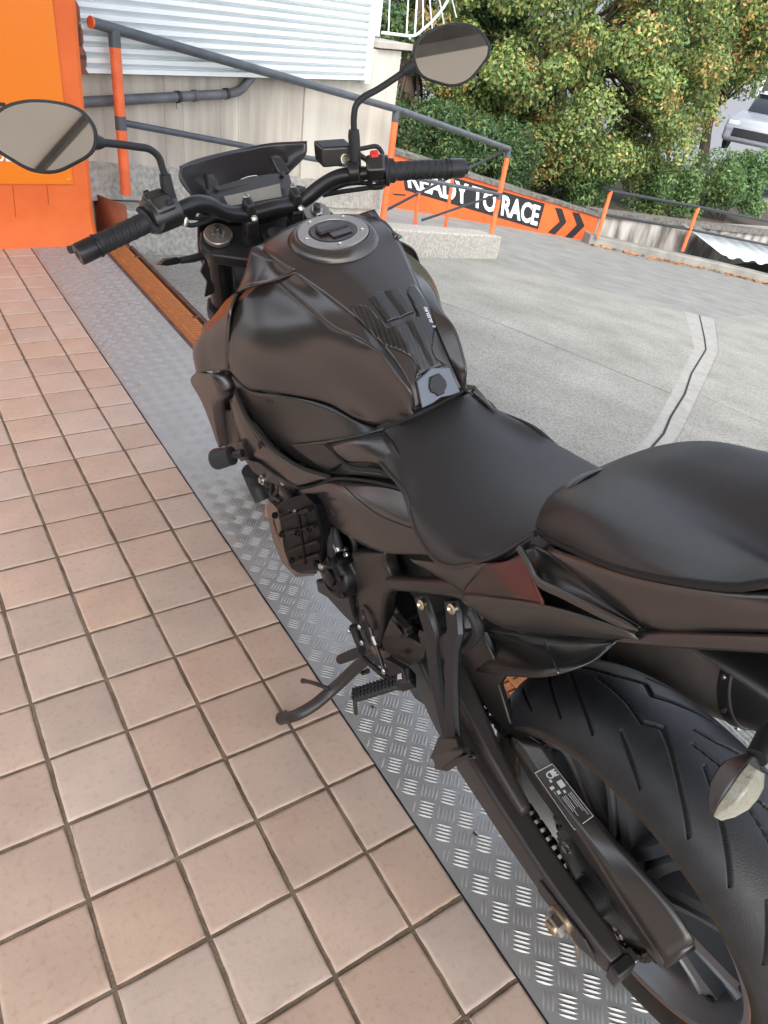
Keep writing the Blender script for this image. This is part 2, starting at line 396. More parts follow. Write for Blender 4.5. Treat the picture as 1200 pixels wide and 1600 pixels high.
for j in range(-6, 60):
    y = (TY(j) + TY(j + 1)) / 2
    if y > 4.37: continue
    for c in range(0, 42):
        if c == 0:
            xl = TX(1) + 0.0035; edge = 0.6245 + 0.0052 * (y - 0.15) - 0.004; wx = edge - xl; x = xl + wx / 2
        else:
            x = (TX(c) + TX(c + 1)) / 2; wx = 0.15
        if visible(x, y, 140):
            me = tile_mesh(wx, 0.15, 500 + j) if c == 0 else full[rnd.randrange(8)]
            o = bpy.data.objects.new('tile', me); COL.objects.link(o); o.parent = floor
            o.location = (x + rnd.uniform(-.0006, .0006), y + rnd.uniform(-.0006, .0006), rnd.uniform(-0.0006, 0.0004))
            o.rotation_euler = (rnd.uniform(-.003, .003), rnd.uniform(-.003, .003), (rnd.choice((0, 1, 2, 3)) * math.pi / 2 if c else 0) + rnd.uniform(-.004, .004)); nt += 1
        elif x > -2.5 and y > -2.5:
            rest.box((x, y, -0.005), (wx, 0.15, 0.0102))
ro = tag(rest.obj('tile_field', M_tile, floor, smooth=None), kind='stuff')

# ------------------------------------------------------------------ tread plate
pl = MB(); Y0, Y1 = -2.0, 4.30
XL = lambda y: 0.6245 + 0.0052 * (y - 0.15); XR = 1.0
pl.add([(XL(Y0), Y0, -0.012), (XR, Y0, -0.012), (XR, Y1, -0.012), (XL(Y1), Y1, -0.012), (XL(Y0), Y0, 0.001), (XR, Y0, 0.001), (XR, Y1, 0.001), (XL(Y1), Y1, 0.001)],
       [(3, 2, 1, 0), (4, 5, 6, 7), (0, 1, 5, 4), (1, 2, 6, 5), (2, 3, 7, 6), (3, 0, 4, 7)])
plate = tag(pl.obj('metal_floor_strip', M_plate, smooth=None), kind='structure')
tb = MB(); p_ = 0.0412; u1 = Vector((math.cos(R(-44)), math.sin(R(-44)), 0)); u2 = Vector((-u1.y, u1.x, 0))
def tread_bar(c, d, L, wd, h):
    n = Vector((-d.y, d.x, 0)); V_ = []; prof = [(-1, 0), (-0.55, 0.75), (0, 1), (0.55, 0.75), (1, 0)]
    for t, k in prof:
        for e, z in ((-1, 0.0), (0, 1.0), (1, 0.0)):
            V_.append(c + d * (t * L / 2) + n * (e * wd / 2 * k) + Vector((0, 0, z * h * k)))
    F_ = []
    for i in range(4):
        for e in range(2): F_.append((3 * i + e, 3 * i + 3 + e, 3 * i + 4 + e, 3 * i + 1 + e))
    tb.add(V_, F_)
for i in range(-140, 140):
    for j in range(-140, 140):
        c = Vector((0.8, 1.0, 0.001)) + u1 * (i * p_) + u2 * (j * p_)
        if not (Y0 + 0.02 < c.y < Y1 and XL(c.y) - 0.012 < c.x < XR + 0.012): continue
        if c.y < -0.3: continue
        d, n = (u1, u2) if (i + j) % 2 else (u2, u1)
        for k in range(-2, 3):
            cc = c + n * (k * 0.0077)
            h0 = d * 0.0167
            if min(cc.x - h0.x, cc.x + h0.x, cc.x - abs(h0.x)) < XL(cc.y) + 0.001 or cc.x + abs(h0.x) > XR - 0.001: continue
            tread_bar(cc, d, 0.0335, 0.0060, 0.0025)
tag(tb.obj('tread_bars', M_bars, plate, smooth=60, fix=False), kind='stuff')
for (x, y) in ((0.70, 0.83), (0.69, 1.62), (0.95, 2.2), (0.69, 2.55), (0.93, 3.1), (0.69, 3.55), (0.94, 3.8), (0.72, 0.47)):
    MB().lathe((x, y, 0.0), (0, 0, 1), [(0, 0.006), (0.002, 0.006), (0.0032, 0.004)], 10).obj('screw', M_bolt, plate)
gp = MB(); gp.add([(XL(Y0) - 0.004, Y0, -0.003), (XL(Y0), Y0, -0.003), (XL(Y1), Y1, -0.003), (XL(Y1) - 0.004, Y1, -0.003)], [(0, 1, 2, 3)])
gp.obj('edge_gap', M_black, plate, smooth=None)

# ------------------------------------------------------------------ drain grate
gr = empty('drain_grate', (1.09, 3.0, 0), 0, 'rust orange slotted steel drain grate running beside the tread plate', 'drain grate')
def at(o, *p): return Vector(p) - Vector(o.location)
f1 = MB(); f1.box(at(gr, 1.0105, 1.3, -0.02), (0.017, 6.0, 0.045)); f1.obj('frame', M_rust2, gr)
f1 = MB(); f1.box(at(gr, 1.166, 1.3, -0.02), (0.017, 6.0, 0.047)); f1.obj('frame', M_rust2, gr)
f1 = MB(); f1.box(at(gr, 1.09, 1.3, -0.10), (0.14, 6.0, 0.02)); f1.obj('channel_bed', M_black, gr)
f1 = MB(); f1.box(at(gr, 1.052, 1.3, -0.006), (0.012, 6.0, 0.018)); f1.obj('bearing_bar', M_rust, gr)
sm = MB(); sm.box((0, 0, 0), (0.118, 0.0205, 0.012)); s0 = sm.obj('slat', M_rust, gr, bevel=0)
s0.location = at(gr, 1.079, 4.27, -0.004)
for k in range(1, 190):
    c = s0.copy(); COL.objects.link(c); c.parent = gr; c.location = at(gr, 1.079 + rnd.uniform(-.0006, .0006), 4.27 - k * 0.0262, -0.004 + rnd.uniform(-.0006, .0006))
for k in range(3):
    MB().box(at(gr, 1.1405, 4.05 - k * 0.9, 0.004), (0.03, 0.012, 0.006)).obj('clip', M_rust2, gr)

# ------------------------------------------------------------------ orange pillar with its sign
pz = 3.28
pil = empty('orange_pillar', (0.5, 4.45, 0), 0, 'tall orange painted masonry pillar standing on the tiles', 'pillar')
pb = MB(); ya = 4.312
XE = lambda z: 0.990 + 0.020 * z + (0.022 * max(0, 1 - z / 0.16) ** 2 if z < 0.16 else 0)
rowsF = []
zs = [0, 0.02, 0.05, 0.09, 0.13, 0.17, 0.4, 0.8, 1.4, 2.2, pz]
for z in zs:
    fr_ = ya - (0.03 * max(0, 1 - z / 0.17) ** 1.6 if z < 0.17 else 0)
    rowsF.append([at(pil, -0.9, fr_, z), at(pil, 0.2, fr_, z), at(pil, XE(z) - 0.02, fr_, z), at(pil, XE(z), fr_ + 0.02, z), at(pil, XE(z), 4.5, z), at(pil, XE(z), 4.95, z), at(pil, -0.9, 4.95, z)])
pb.grid(rowsF); pb.obj('pillar_body', M_orange, pil, smooth=40, out=at(pil, 0.2, 4.7, 1))
for pts in ([(0.607, 0.31), (0.603, 0.26), (0.6, 0.2), (0.596, 0.15)], [(0.77, 0.31), (0.769, 0.26), (0.765, 0.215)]):
    MB().tube([at(pil, x, ya - 0.0008, z) for x, z in pts], 0.0013, 5).obj('crack', mat('crack line', (0.3, 0.05, 0.01), 0.9), pil)
sgn = empty('wall_sign', (0.2, ya - 0.006, 0.318), 0, 'bright orange sheet sign screwed to the orange pillar', 'sign')
MB().box((0.0, 0, 1.3), (1.404, 0.008, 2.6)).obj('sign_sheet', M_sign, sgn, bevel=0.001)
for (x, z) in ((0.68, 0.027), (0.68, 1.4)):
    MB().lathe((x, -0.004, z), (0, -1, 0), [(0, 0.006), (0.002, 0.006), (0.003, 0.003)], 10).obj('screw', mat('sign screw', (0.8, 0.4, 0.15), 0.4), sgn)
text_mesh('UL', 'lettering', M_let, sgn, (0.346, -0.0055, 0.106), (1, 0, 0), (0, 0, 1), 0.055, 0.001, 0.85, 0.02)
MB().box((0.33, -0.0046, 0.361), (0.20, 0.0016, 0.016)).obj('lettering', M_ban, sgn)

# ------------------------------------------------------------------ plinth, wall, cladding, pipe
D2 = Vector((0.92735, 0.37419, 0)); N2 = Vector((0.37419, -0.92735, 0)); A0 = Vector((1.16, 4.25, 0))
def WP(s_, off, z): return A0 + D2 * s_ - N2 * off + Vector((0, 0, z))     # along the plinth, behind its face, height
def zp(s_): p = A0 + D2 * s_; return zr(p.x, p.y)
pn = MB(); L = 4.93; n = 20; rows = []
for off, top in ((0, 0), (0, 1), (0.012, 2), (0.29, 2), (0.29, 0)):
    row = []
    for i in range(n + 1):
        s_ = L * i / n; b0 = zp(s_)
        z = b0 - 0.05 if top == 0 else b0 + (0.22 if top == 1 else 0.232)
        row.append(WP(s_, off, z))
    rows.append(row)
pn.grid(rows)
for i in (0, n): pn.add([rows[k][i] for k in range(5)], [(0, 1, 2, 3, 4)])
plo = tag(pn.obj('concrete_plinth', M_concr, smooth=30), 'low rough concrete plinth sloping down along the ramp under the grey handrail', 'plinth')
MB().add([WP(-0.004, 0.004, 0.0), WP(-0.004, 0.004, 0.222), WP(-0.004, 0.285, 0.222), WP(-0.004, 0.285, 0.0)], [(0, 1, 2, 3)]).obj('painted_end', mat('brown end paint', (0.30, 0.085, 0.035), 0.7, bump=0.4, bscale=60, col2=(0.2, 0.06, 0.03), vscale=12), plo, solid=0.003, out=(2, 5, 0))

wl = empty('concrete_wall', WP(1.5, 0.5, 0), 0, 'pale board-marked concrete wall behind the grey handrail', 'wall')
def form_mat():
    m = mat('board marked concrete', (0.54, 0.49, 0.42), 0.85, bump=0.45, bscale=70, col2=(0.36, 0.325, 0.28), vscale=3.0, stretch=(3, 3, 0.35))
    return m
M_form = form_mat(); M_form2 = mat('newer concrete', (0.60, 0.56, 0.49), 0.85, bump=0.3, bscale=70, col2=(0.47, 0.44, 0.385), vscale=2.4, stretch=(3, 3, 0.3))
sj = 1.795
edges = [-0.45]
while edges[-1] < sj - 0.12: edges.append(edges[-1] + rnd.uniform(0.125, 0.175))
edges[-1] = sj
for a, b_ in zip(edges[:-1], edges[1:]):
    o_ = rnd.uniform(-0.0018, 0.0012); p = MB()
    P = [WP(a + 0.0007, 0.30 - o_, -1.2), WP(b_ - 0.0007, 0.30 - o_, -1.2), WP(b_ - 0.0007, 0.6, -1.2), WP(a + 0.0007, 0.6, -1.2)]
    p.prism([q - wl.location for q in P], (0, 0, 2.28)); p.obj('panel', M_form, wl, bevel=0.001, bseg=1)
e2 = [sj + 0.012, 2.10, 2.40, 2.70, 2.955]
for a, b_ in zip(e2[:-1], e2[1:]):
    p = MB(); o_ = rnd.uniform(0.001, 0.003)
    P = [WP(a + 0.0006, 0.296 - o_, -1.2), WP(b_ - 0.0006, 0.296 - o_, -1.2), WP(b_ - 0.0006, 0.6, -1.2), WP(a + 0.0006, 0.6, -1.2)]
    p.prism([q - wl.location for q in P], (0, 0, 2.22)); p.obj('panel', M_form2, wl, bevel=0.001, bseg=1)
p = MB(); P = [WP(sj, 0.315, -1.2), WP(sj + 0.012, 0.315, -1.2), WP(sj + 0.012, 0.59, -1.2), WP(sj, 0.59, -1.2)]
p.prism([q - wl.location for q in P], (0, 0, 2.2)); p.obj('joint_seal', mat('dark seal', (0.06, 0.05, 0.045), 0.9), wl)
p = MB(); P = [WP(2.60, 0.26, 1.03), WP(3.06, 0.26, 1.03), WP(3.06, 0.75, 1.03), WP(2.60, 0.75, 1.03)]
p.prism([q - wl.location for q in P], (0, 0, 0.045)); p.obj('coping_slab', M_conc, wl, bevel=0.004)
# rough footing strip at the wall base
p = MB(); rows = []
for off, dz in ((0.25, 0.222), (0.262, 0.30), (0.27, 0.395), (0.302, 0.42)):
    rows.append([WP(s_ * 0.1 - 0.25, off + rnd.uniform(-.004, .004), (zp(max(0, s_ * 0.1 - 0.25)) * 0.75 + dz) + rnd.uniform(-.008, .008)) - wl.location for s_ in range(0, 32)])
p.grid(rows); p.obj('rough_footing', M_concr, wl, smooth=40, out=at(wl, 2, 7, 0))

cl = empty('corrugated_cladding', WP(1.0, 0.25, 0.82), 0, 'white corrugated metal cladding fixed to the upper part of the concrete wall', 'cladding')
p = MB(); prof = []; pit = 0.0475; z = 0.822; k = 0
while z < 2.6:
    for (dz, o_) in ((0, 0.036), (0.022, 0.036), (0.0245, 0.002), (0.027, 0.0)):
        prof.append((z + dz, o_))
    z += pit
p.grid([[WP(s_, 0.262 - o_, zz) - cl.location for s_ in (-0.02, 0.6, 1.2, 1.8, 2.42)] for zz, o_ in prof])
p.obj('corrugated_sheet', M_white, cl, smooth=25, out=at(cl, 1, 8, 1.5))
p = MB(); p.prism([q - cl.location for q in (WP(2.415, 0.225, 0.80), WP(2.475, 0.225, 0.80), WP(2.475, 0.28, 0.80), WP(2.415, 0.28, 0.80))], (0, 0, 1.8)); p.obj('corner_trim', M_white, cl, bevel=0.003)
p = MB(); p.prism([q - cl.location for q in (WP(-0.02, 0.262, 0.815), WP(2.414, 0.262, 0.815), WP(2.414, 0.288, 0.815), WP(-0.02, 0.288, 0.815))], (0, 0, 0.01)); p.obj('bottom_trim', M_dark, cl)

pp = empty('drain_pipe', WP(0.5, 0.25, 0.7), 0, 'grey drain pipe clamped along the concrete wall under the white cladding', 'pipe')
def PP(s_, z, off=0.255): return WP(s_, off, z) - pp.location
p = MB(); p.tube(cr([PP(-0.1, 0.683), PP(0.1, 0.69), PP(0.8, 0.717), PP(1.03, 0.727), PP(1.12, 0.745), PP(1.2, 0.80), PP(1.27, 0.86)], 26), 0.027, 12); p.obj('pipe_run', M_pipe, pp)
for s_, z in ((0.61, 0.709), (0.74, 0.715), (1.0, 0.726)):
    MB().tube([PP(s_ - 0.012, z - 0.0005), PP(s_ + 0.012, z + 0.0005)], 0.0325, 12).obj('clamp', M_dark if s_ != 0.74 else M_pipe, pp)
MB().box(PP(0.61, 0.66), (0.014, 0.014, 0.03)).obj('clamp_screw', M_bolt, pp)

bx_ = empty('steel_profile', WP(-0.3, 0.22, 0.85), 0, 'reddish brown steel profile with square holes and toothed edge beside the pillar', 'steel profile')
def BP(s_, off, z): return WP(s_, off, z) - bx_.location
p = MB(); pts = [BP(-0.3, 0.2, 0.85)]
zz = 0.82; xe = -0.035; out = []
while zz < 2.2:
    out += [(xe + 0.012, zz), (xe - 0.006, zz + 0.028), (xe + 0.004, zz + 0.040)]
    zz += 0.095; xe -= 0.006
p.prism([BP(s_, 0.24, z) for s_, z in out] + [BP(-0.3, 0.24, 2.2), BP(-0.3, 0.24, 0.82)], N2 * 0.045)
p.obj('plate', M_brown, bx_)
for (s_, z, hh, ww) in ((-0.125, 0.985, 0.085, 0.15), (-0.115, 0.895, 0.02, 0.17), (-0.17, 1.165, 0.045, 0.055), (-0.17, 1.245, 0.045, 0.055), (-0.17, 1.325, 0.045, 0.055)):
    p = MB(); p.prism([BP(s_ - ww / 2, 0.194, z - hh / 2), BP(s_ + ww / 2, 0.194, z - hh / 2), BP(s_ + ww / 2, 0.194, z + hh / 2), BP(s_ - ww / 2, 0.194, z + hh / 2)], -N2 * 0.004 + N2 * 0.006); p.obj('hole', M_brownd, bx_)

# ------------------------------------------------------------------ handrail on the plinth
hr = empty('handrail', WP(2.5, 0.12, 0), 0, 'grey handrail on orange posts standing on the low concrete plinth', 'railing')
def H(p): return Vector(p) - hr.location
pL = Vector((1.215, 4.45, 0.23)); p2 = Vector((3.65, 5.395, -0.255)); pR = Vector((5.64, 6.17, -0.6))
tL = pL + Vector((0, 0, 0.80)); t2 = p2 + Vector((0, 0, 0.895)); tR = pR + Vector((0, 0, 0.855))
MB().tube([H(tL + (tL - t2).normalized() * 0.125), H(tL), H(t2), H(tR)], 0.026, 14).obj('top_rail', M_rail, hr)
e0 = tL + (tL - t2).normalized() * 0.125
MB().tube([H(e0 + (tL - t2).normalized() * 0.001), H(e0 + (tL - t2).normalized() * 0.012)], 0.0275, 14).obj('end_cap', M_orpost, hr)
mL = pL.lerp(tL, 0.465); m2 = p2.lerp(t2, 0.47); mR = pR.lerp(tR, 0.48)
MB().tube([H(mL), H(m2), H(mR)], 0.018, 12).obj('mid_rail', M_rail, hr)
for a, b_, r_ in ((pL, tL, 0.029), (p2, t2, 0.028), (pR, tR, 0.027)):
    po = MB().tube([H(a), H(b_)], r_, 14).obj('post', M_orpost, hr)
    MB().tube([H(a.lerp(b_, 0.90)), H(b_)], r_ + 0.0015, 14).obj('grey_band', M_rail, po)
    MB().tube([H(a.lerp(b_, 0.42)), H(a.lerp(b_, 0.505))], r_ + 0.0015, 14).obj('grey_band', M_rail, po)
sr = empty('stair_rail', WP(3.6, 0.6, -0.6), 0, 'thin dark stair rail with slender orange posts behind the plinth end', 'railing')
def SR(p): return Vector(p) - sr.location
a = tR - D2 * 0.03; b_ = Vector((4.612,6.236,-0.196)); c = Vector((4.073,6.018,-0.306))
MB().tube([SR(a), SR(b_), SR(c)], 0.014, 10).obj('rail', M_dark, sr)
a2 = mR - D2 * 0.03; b2 = Vector((4.744,6.289,-0.474)); MB().tube([SR(a2), SR(b2)], 0.013, 10).obj('rail', M_dark, sr)
for q0, q1 in (((5.141,6.395,-0.083), (5.183,6.412,-0.59)), ((4.61,6.235,-0.19), (4.648,6.25,-0.5))):
    MB().tube([SR(q0), SR(Vector(q1) - Vector((0, 0, 0.25)))], 0.02, 10).obj('post', M_orpost, sr)

# ------------------------------------------------------------------ wall with the READY TO RACE banner
rw = empty('orange_wall', (9.2, 9.63, -1.6), 0, 'long low orange wall with black READY TO RACE banner and two chevrons', 'wall')
DR = Vector((0.9922, 0.1246, 0)); NR = Vector((0.1246, -0.9922, 0))
B0 = Vector((11.57, 9.92, 0))
def RW(s_, off, z): return B0 + DR * s_ + NR * off + Vector((0, 0, z)) - rw.location
ztop = lambda s_: -1.50 - 0.2062 * s_
nS = 18; top = []
p = MB(); ss = [0.22 - 0.5 * i for i in range(nS)]
rows = [[RW(s_, 0, zz(s_)) for s_ in ss] for zz in (lambda s_: -3.0, ztop)] + [[RW(s_, -0.3, ztop(s_)) for s_ in ss]] + [[RW(s_, -0.3, -3.0) for s_ in ss]]
p.grid(rows); p.obj('wall_body', mat('orange wall red', (0.70, 0.115, 0.022), 0.6, bump=0.3, bscale=12, col2=(0.60, 0.09, 0.018), vscale=1.5), rw, smooth=None)
p = MB(); rows = []
for off, dz in ((0.03, 0.0), (0.035, 0.055), (-0.1, 0.085), (-0.34, 0.07), (-0.34, 0.0)):
    rows.append([RW(s_, off + rnd.uniform(-.006, .006), ztop(s_) + dz + 0.003 + rnd.uniform(-.008, .008)) for s_ in ss])
p.grid(rows); p.obj('coping', M_cope, rw, smooth=30, out=RW(-4, -0.15, -1))
# banner and lettering follow the slope of the wall
def RO(p, off): return Vector(p) + NR * off - rw.location
ban = [(6.469,9.289,-0.512), (6.617,9.307,-0.897), (9.983,9.725,-1.658), (10.005,9.728,-1.217)]
p = MB(); p.prism([RO(v, 0.006) for v in ban], NR * 0.004); p.obj('banner', M_ban, rw, smooth=None)
p = MB(); p.prism([RO(v, 0.006) for v in ((6.224,9.258,-0.913), (6.23,9.259,-0.948), (6.645,9.31,-0.979), (6.638,9.31,-0.943))], NR * 0.003); p.obj('banner_stripe', M_ban, rw, smooth=None)
BL, BR2, TR2, TL2 = [Vector(v) for v in ((6.673,9.314,-0.863), (9.924,9.718,-1.598), (9.894,9.714,-1.25), (6.563,9.3,-0.555))]
lt = text_mesh('READY TO RACE', 'lettering', M_let, rw, (0, 0, 0), (1, 0, 0), (0, 0, 1), 1.0, 0.1, 1.0, 0.032)
x1 = max(v.co.x for v in lt.data.vertices)
for v in lt.data.vertices:
    t = v.co.x / x1; h = v.co.z; dep = 0.0115 + (0.003 if v.co.y < 0 else 0.0)
    v.co = BL.lerp(BR2, t).lerp(TL2.lerp(TR2, t), h) + NR * dep - rw.location
for poly in (((10.321,9.767,-1.295), (10.541,9.795,-1.327), (10.782,9.824,-1.577), (10.53,9.793,-1.789), (10.298,9.764,-1.734), (10.57,9.798,-1.554)), ((10.875,9.836,-1.398), (11.109,9.865,-1.431), (11.397,9.901,-1.682), (11.108,9.865,-1.886), (10.857,9.834,-1.857), (11.136,9.868,-1.643))):
    p = MB(); p.prism([RO(v, 0.006) for v in poly], NR * 0.004); p.obj('chevron', M_ban, rw, smooth=None)

# ------------------------------------------------------------------ right kerb, rail, low wall, zinc sheet
kc = [(11.0, 9.34), (11.35, 9.22), (12.2, 9.06), (13.4, 8.98), (14.7, 8.74), (15.8, 8.25), (17.2, 7.4), (18.6, 6.3)]
kp = cr([(x, y, 0) for x, y in kc], 30); kb = MB(); rows = []
for k, (off, dz) in enumerate(((0, -0.1), (0, 0.14), (0.02, 0.16), (0.28, 0.16), (0.28, -0.6))):
    row = []
    for i, c in enumerate(kp):
        t = (kp[min(i + 1, 29)] - kp[max(i - 1, 0)]).normalized(); nn = Vector((-t.y, t.x, 0))
        row.append(c + nn * off + Vector((0, 0, zr(c.x, c.y) + dz)))
    rows.append(row)
kb.grid(rows); kb.add([rows[k][0] for k in range(5)], [(0, 1, 2, 3, 4)])
tag(kb.obj('concrete_kerb', mat('grey kerb concrete', (0.22, 0.22, 0.20), 0.9, bump=0.5, bscale=40, col2=(0.14, 0.14, 0.13), vscale=3), smooth=30), 'dark grey concrete kerb curving round the far edge of the ramp', 'kerb')
fr = empty('kerb_rail', (12.5, 9.2, -1.9), 0, 'dark rail on orange posts standing on the far concrete kerb', 'railing')
def FR(p): return Vector(p) - fr.location
b1 = Vector((11.06,9.231,-1.66)); b2 = Vector((13.823,9.252,-2.03)); h1 = 0.75; h2 = 0.86
t1 = Vector((11.06,9.231,-1.66)) + Vector((0, 0, 0.775)); t2_ = b2 + Vector((0, 0, 0.84))
for a, b_ in ((b1, t1), (b2, t2_)): MB().tube([FR(a - Vector((0, 0, 0.03))), FR(b_)], 0.036, 10).obj('post', M_orpost, fr)
ext = (t2_ - t1)
MB().tube([FR(t1 - ext * 0.03), FR(t1), FR(t2_), FR(t2_ + ext * 1.6 + Vector((0, -0.5, 0)))], 0.03, 10).obj('top_rail', M_dark, fr)
n1 = b1.lerp(t1, 0.48); n2 = b2.lerp(t2_, 0.48); ext = n2 - n1
MB().tube([FR(n1), FR(n2), FR(n2 + ext * 1.6 + Vector((0, -0.5, 0)))], 0.024, 10).obj('mid_rail', M_dark, fr)
lw = empty('low_wall', (15, 10.5, -2), 0, 'low stained concrete wall running on behind the far kerb rail', 'wall')
p = MB(); c0 = Vector((11.795,9.95,-1.523)); c1 = Vector((19.878,10.955,-2.41)); c1 = c1 + (c1 - c0) * 0.25
for a, dz0, dz1, th, m_, nm in ((0, -2.5, 0.0, 0.3, M_stain, 'wall_body'), (0.05, 0.002, 0.10, 0.4, M_cope, 'coping')):
    p = MB(); v = []
    for c in (c0, c1):
        for off in (a, a - th):
            for dz in (dz0, dz1): v.append(c + NR * off + Vector((0, 0, dz)) - lw.location)
    p.add(v, [(0, 1, 3, 2), (4, 6, 7, 5), (0, 4, 5, 1), (2, 3, 7, 6), (1, 5, 7, 3), (0, 2, 6, 4)]); p.obj(nm, m_, lw)
zs_ = empty('zinc_sheet', (15, 10, -2), 0, 'pale blue corrugated sheet roof sloping between the far kerb and low wall', 'sheet roof')
ta = Vector((14.782,10.17,-1.818)); tb_ = Vector((15.008,9.059,-2.18)); tr = Vector((20.49,10.879,-2.749)); br = Vector((18.09,8.234,-2.5))
rows = []; n = 60
for i in range(n + 1):
    t = i / n; a = ta.lerp(tr, t * 2.0); b_ = tb_.lerp(br, t * 2.0); h_ = (0.05, 0.05, 0.0, 0.0)[i % 4]
    rows.append([a + Vector((0, 0, h_)) - zs_.location, b_ + Vector((0, 0, h_)) - zs_.location])
p = MB(); p.grid(rows); p.obj('corrugated_sheet', M_zinc, zs_, smooth=20, solid=0.004, out=(15 - 15, 0, -8))
pit_ = MB(); pit_.add([(11.2, 9.3, -2.6), (19, 7.0, -3.2), (21, 11.2, -3.2), (11.6, 10.0, -2.6)], [(0, 1, 2, 3)])
tag(pit_.obj('light_well_floor', M_soil, smooth=None), kind='structure')

# fallen leaves gathered along the kerb
lv = MB(); q_ = random.Random(4)
for i in range(420):
    k = min(28, int(q_.random() ** 0.8 * 29)); c = kp[k].lerp(kp[k + 1], q_.random()); t = (kp[k + 1] - kp[k]).normalized(); nn = Vector((-t.y, t.x, 0))
    c = c - nn * abs(q_.gauss(0.02, 0.16)); c.z = zr(c.x, c.y) + 0.006 + q_.random() * 0.02
    a = q_.random() * 6.28; u = Vector((math.cos(a), math.sin(a), q_.uniform(-.3, .3))) * q_.uniform(.03, .06); v = Vector((-u.y, u.x, q_.uniform(-.02, .02))) * .55
    lv.add([c - u, c - v, c + u, c + v + Vector((0, 0, .01))], [(0, 1, 2, 3)])
tag(lv.obj('fallen_leaves', mat('dry leaves', (0.36, 0.15, 0.05), 0.8, col2=(0.18, 0.07, 0.03), vscale=3), smooth=None, fix=False), 'scattered dry brown leaves lying along the far kerb', 'leaves', kind='stuff')

# ------------------------------------------------------------------ balcony rail above the wall end
br_ = empty('balcony_rail', WP(2.7, 0.4, 1.08), 0, 'white balcony railing with curved bottom rail on top of the concrete wall', 'railing')
def BR(p): return Vector(p) - br_.location
low = cr([(3.54,5.555,1.128), (3.743,5.637,1.126), (3.947,5.72,1.129), (4.16,5.892,1.181), (4.415,6.102,1.265), (4.683,6.319,1.408), (4.817,6.427,1.557)], 24)
MB().tube([BR(v) for v in low], 0.0105, 10).obj('bottom_rail', M_white, br_)
for q0, q1, r_ in (((3.62,5.588,1.128), (3.556,5.562,1.565), 0.006), ((3.852,5.681,1.128), (3.787,5.655,1.591), 0.006), ((3.995,5.771,1.133), (3.93,5.745,1.606), 0.008), ((4.152,5.889,1.176), (4.031,5.84,1.616), 0.006), ((4.365,6.039,1.155), (4.136,5.947,1.625), 0.006), ((4.61,6.203,1.192), (4.287,6.072,1.64), 0.006), ((4.836,6.359,1.292), (4.499,6.223,1.662), 0.006)):
    MB().tube([BR(q0), BR(q1)], r_, 8).obj('bar', M_white, br_)
for (s_, wd) in ((2.525, 0.035), (2.61, 0.04), (2.665, 0.03)):
    p = MB(); p.prism([WP(s_ - wd / 2, 0.33, 1.1) - br_.location, WP(s_ + wd / 2, 0.33, 1.1) - br_.location, WP(s_ + wd / 2, 0.345, 1.1) - br_.location, WP(s_ - wd / 2, 0.345, 1.1) - br_.location], (0, 0, 0.9)); p.obj('slat', M_white, br_)
p = MB(); p.tube([BR((3.895,5.698,1.13)), BR((3.901,5.701,1.105))], 0.008, 8); p.obj('foot', M_white, br_)

# ------------------------------------------------------------------ canopy and added shop front (unseen, over and left of the camera)
cn = empty('canopy', (-0.75, 0.2, 3.3), 0, 'flat pale canopy roof over the tiled shop entrance', 'canopy')
M_ceil = mat('canopy underside', (0.80, 0.79, 0.76), 0.85, bump=0.2, bscale=20, col2=(0.74, 0.73, 0.70), vscale=1.2)
MB().box((0, 0, 0.12), (3.5, 8.8, 0.24)).obj('roof_slab', M_ceil, cn)
M_beam = mat('grey steel beam', (0.16, 0.165, 0.165), 0.5, 0.2, bump=0.2, bscale=30, col2=(0.11, 0.115, 0.115), vscale=6)
for y in (-4.2, -1.9, 0.1, 2.1, 4.2): MB().box((0, y, -0.07), (3.4, 0.12, 0.138)).obj('beam', M_beam, cn)
MB().box((1.68, 0, -0.07), (0.12, 8.7, 0.136)).obj('edge_beam', M_beam, cn)
MB().box((-1.68, 0, -0.07), (0.12, 8.7, 0.136)).obj('edge_beam', M_beam, cn)

T = MB(); T.tube([(0.75 - 0.46 - 1.0, -0.2 - 1.42 - 1.0, -0.012), (0.75 - 0.15 + 1.0, -0.2 - 1.11 + 1.0, -0.012)], 0.022, 10); T.obj('brace', M_beam, cn)

sf = empty('added_shop_front', (-4.2, 0.2, 0), 0, 'unseen dark shop front added left of the tiled floor to dim the bike', 'shop front')  # out of view, added to cut the light on the bike's left side
M_sgl = mat('added shop glazing', (0.02, 0.021, 0.023), 0.15)
for k in range(5): MB().box((0, -3.5 + k * 1.75, 1.02), (0.06, 1.66, 1.9)).obj('glass_panel', M_sgl, sf)
for k in range(6): MB().box((0.02, -4.375 + k * 1.75, 1.02), (0.1, 0.09, 2.04)).obj('mullion', M_beam, sf)
MB().box((0, 0, 0.04), (0.12, 8.7, 0.08)).obj('sill', M_beam, sf)

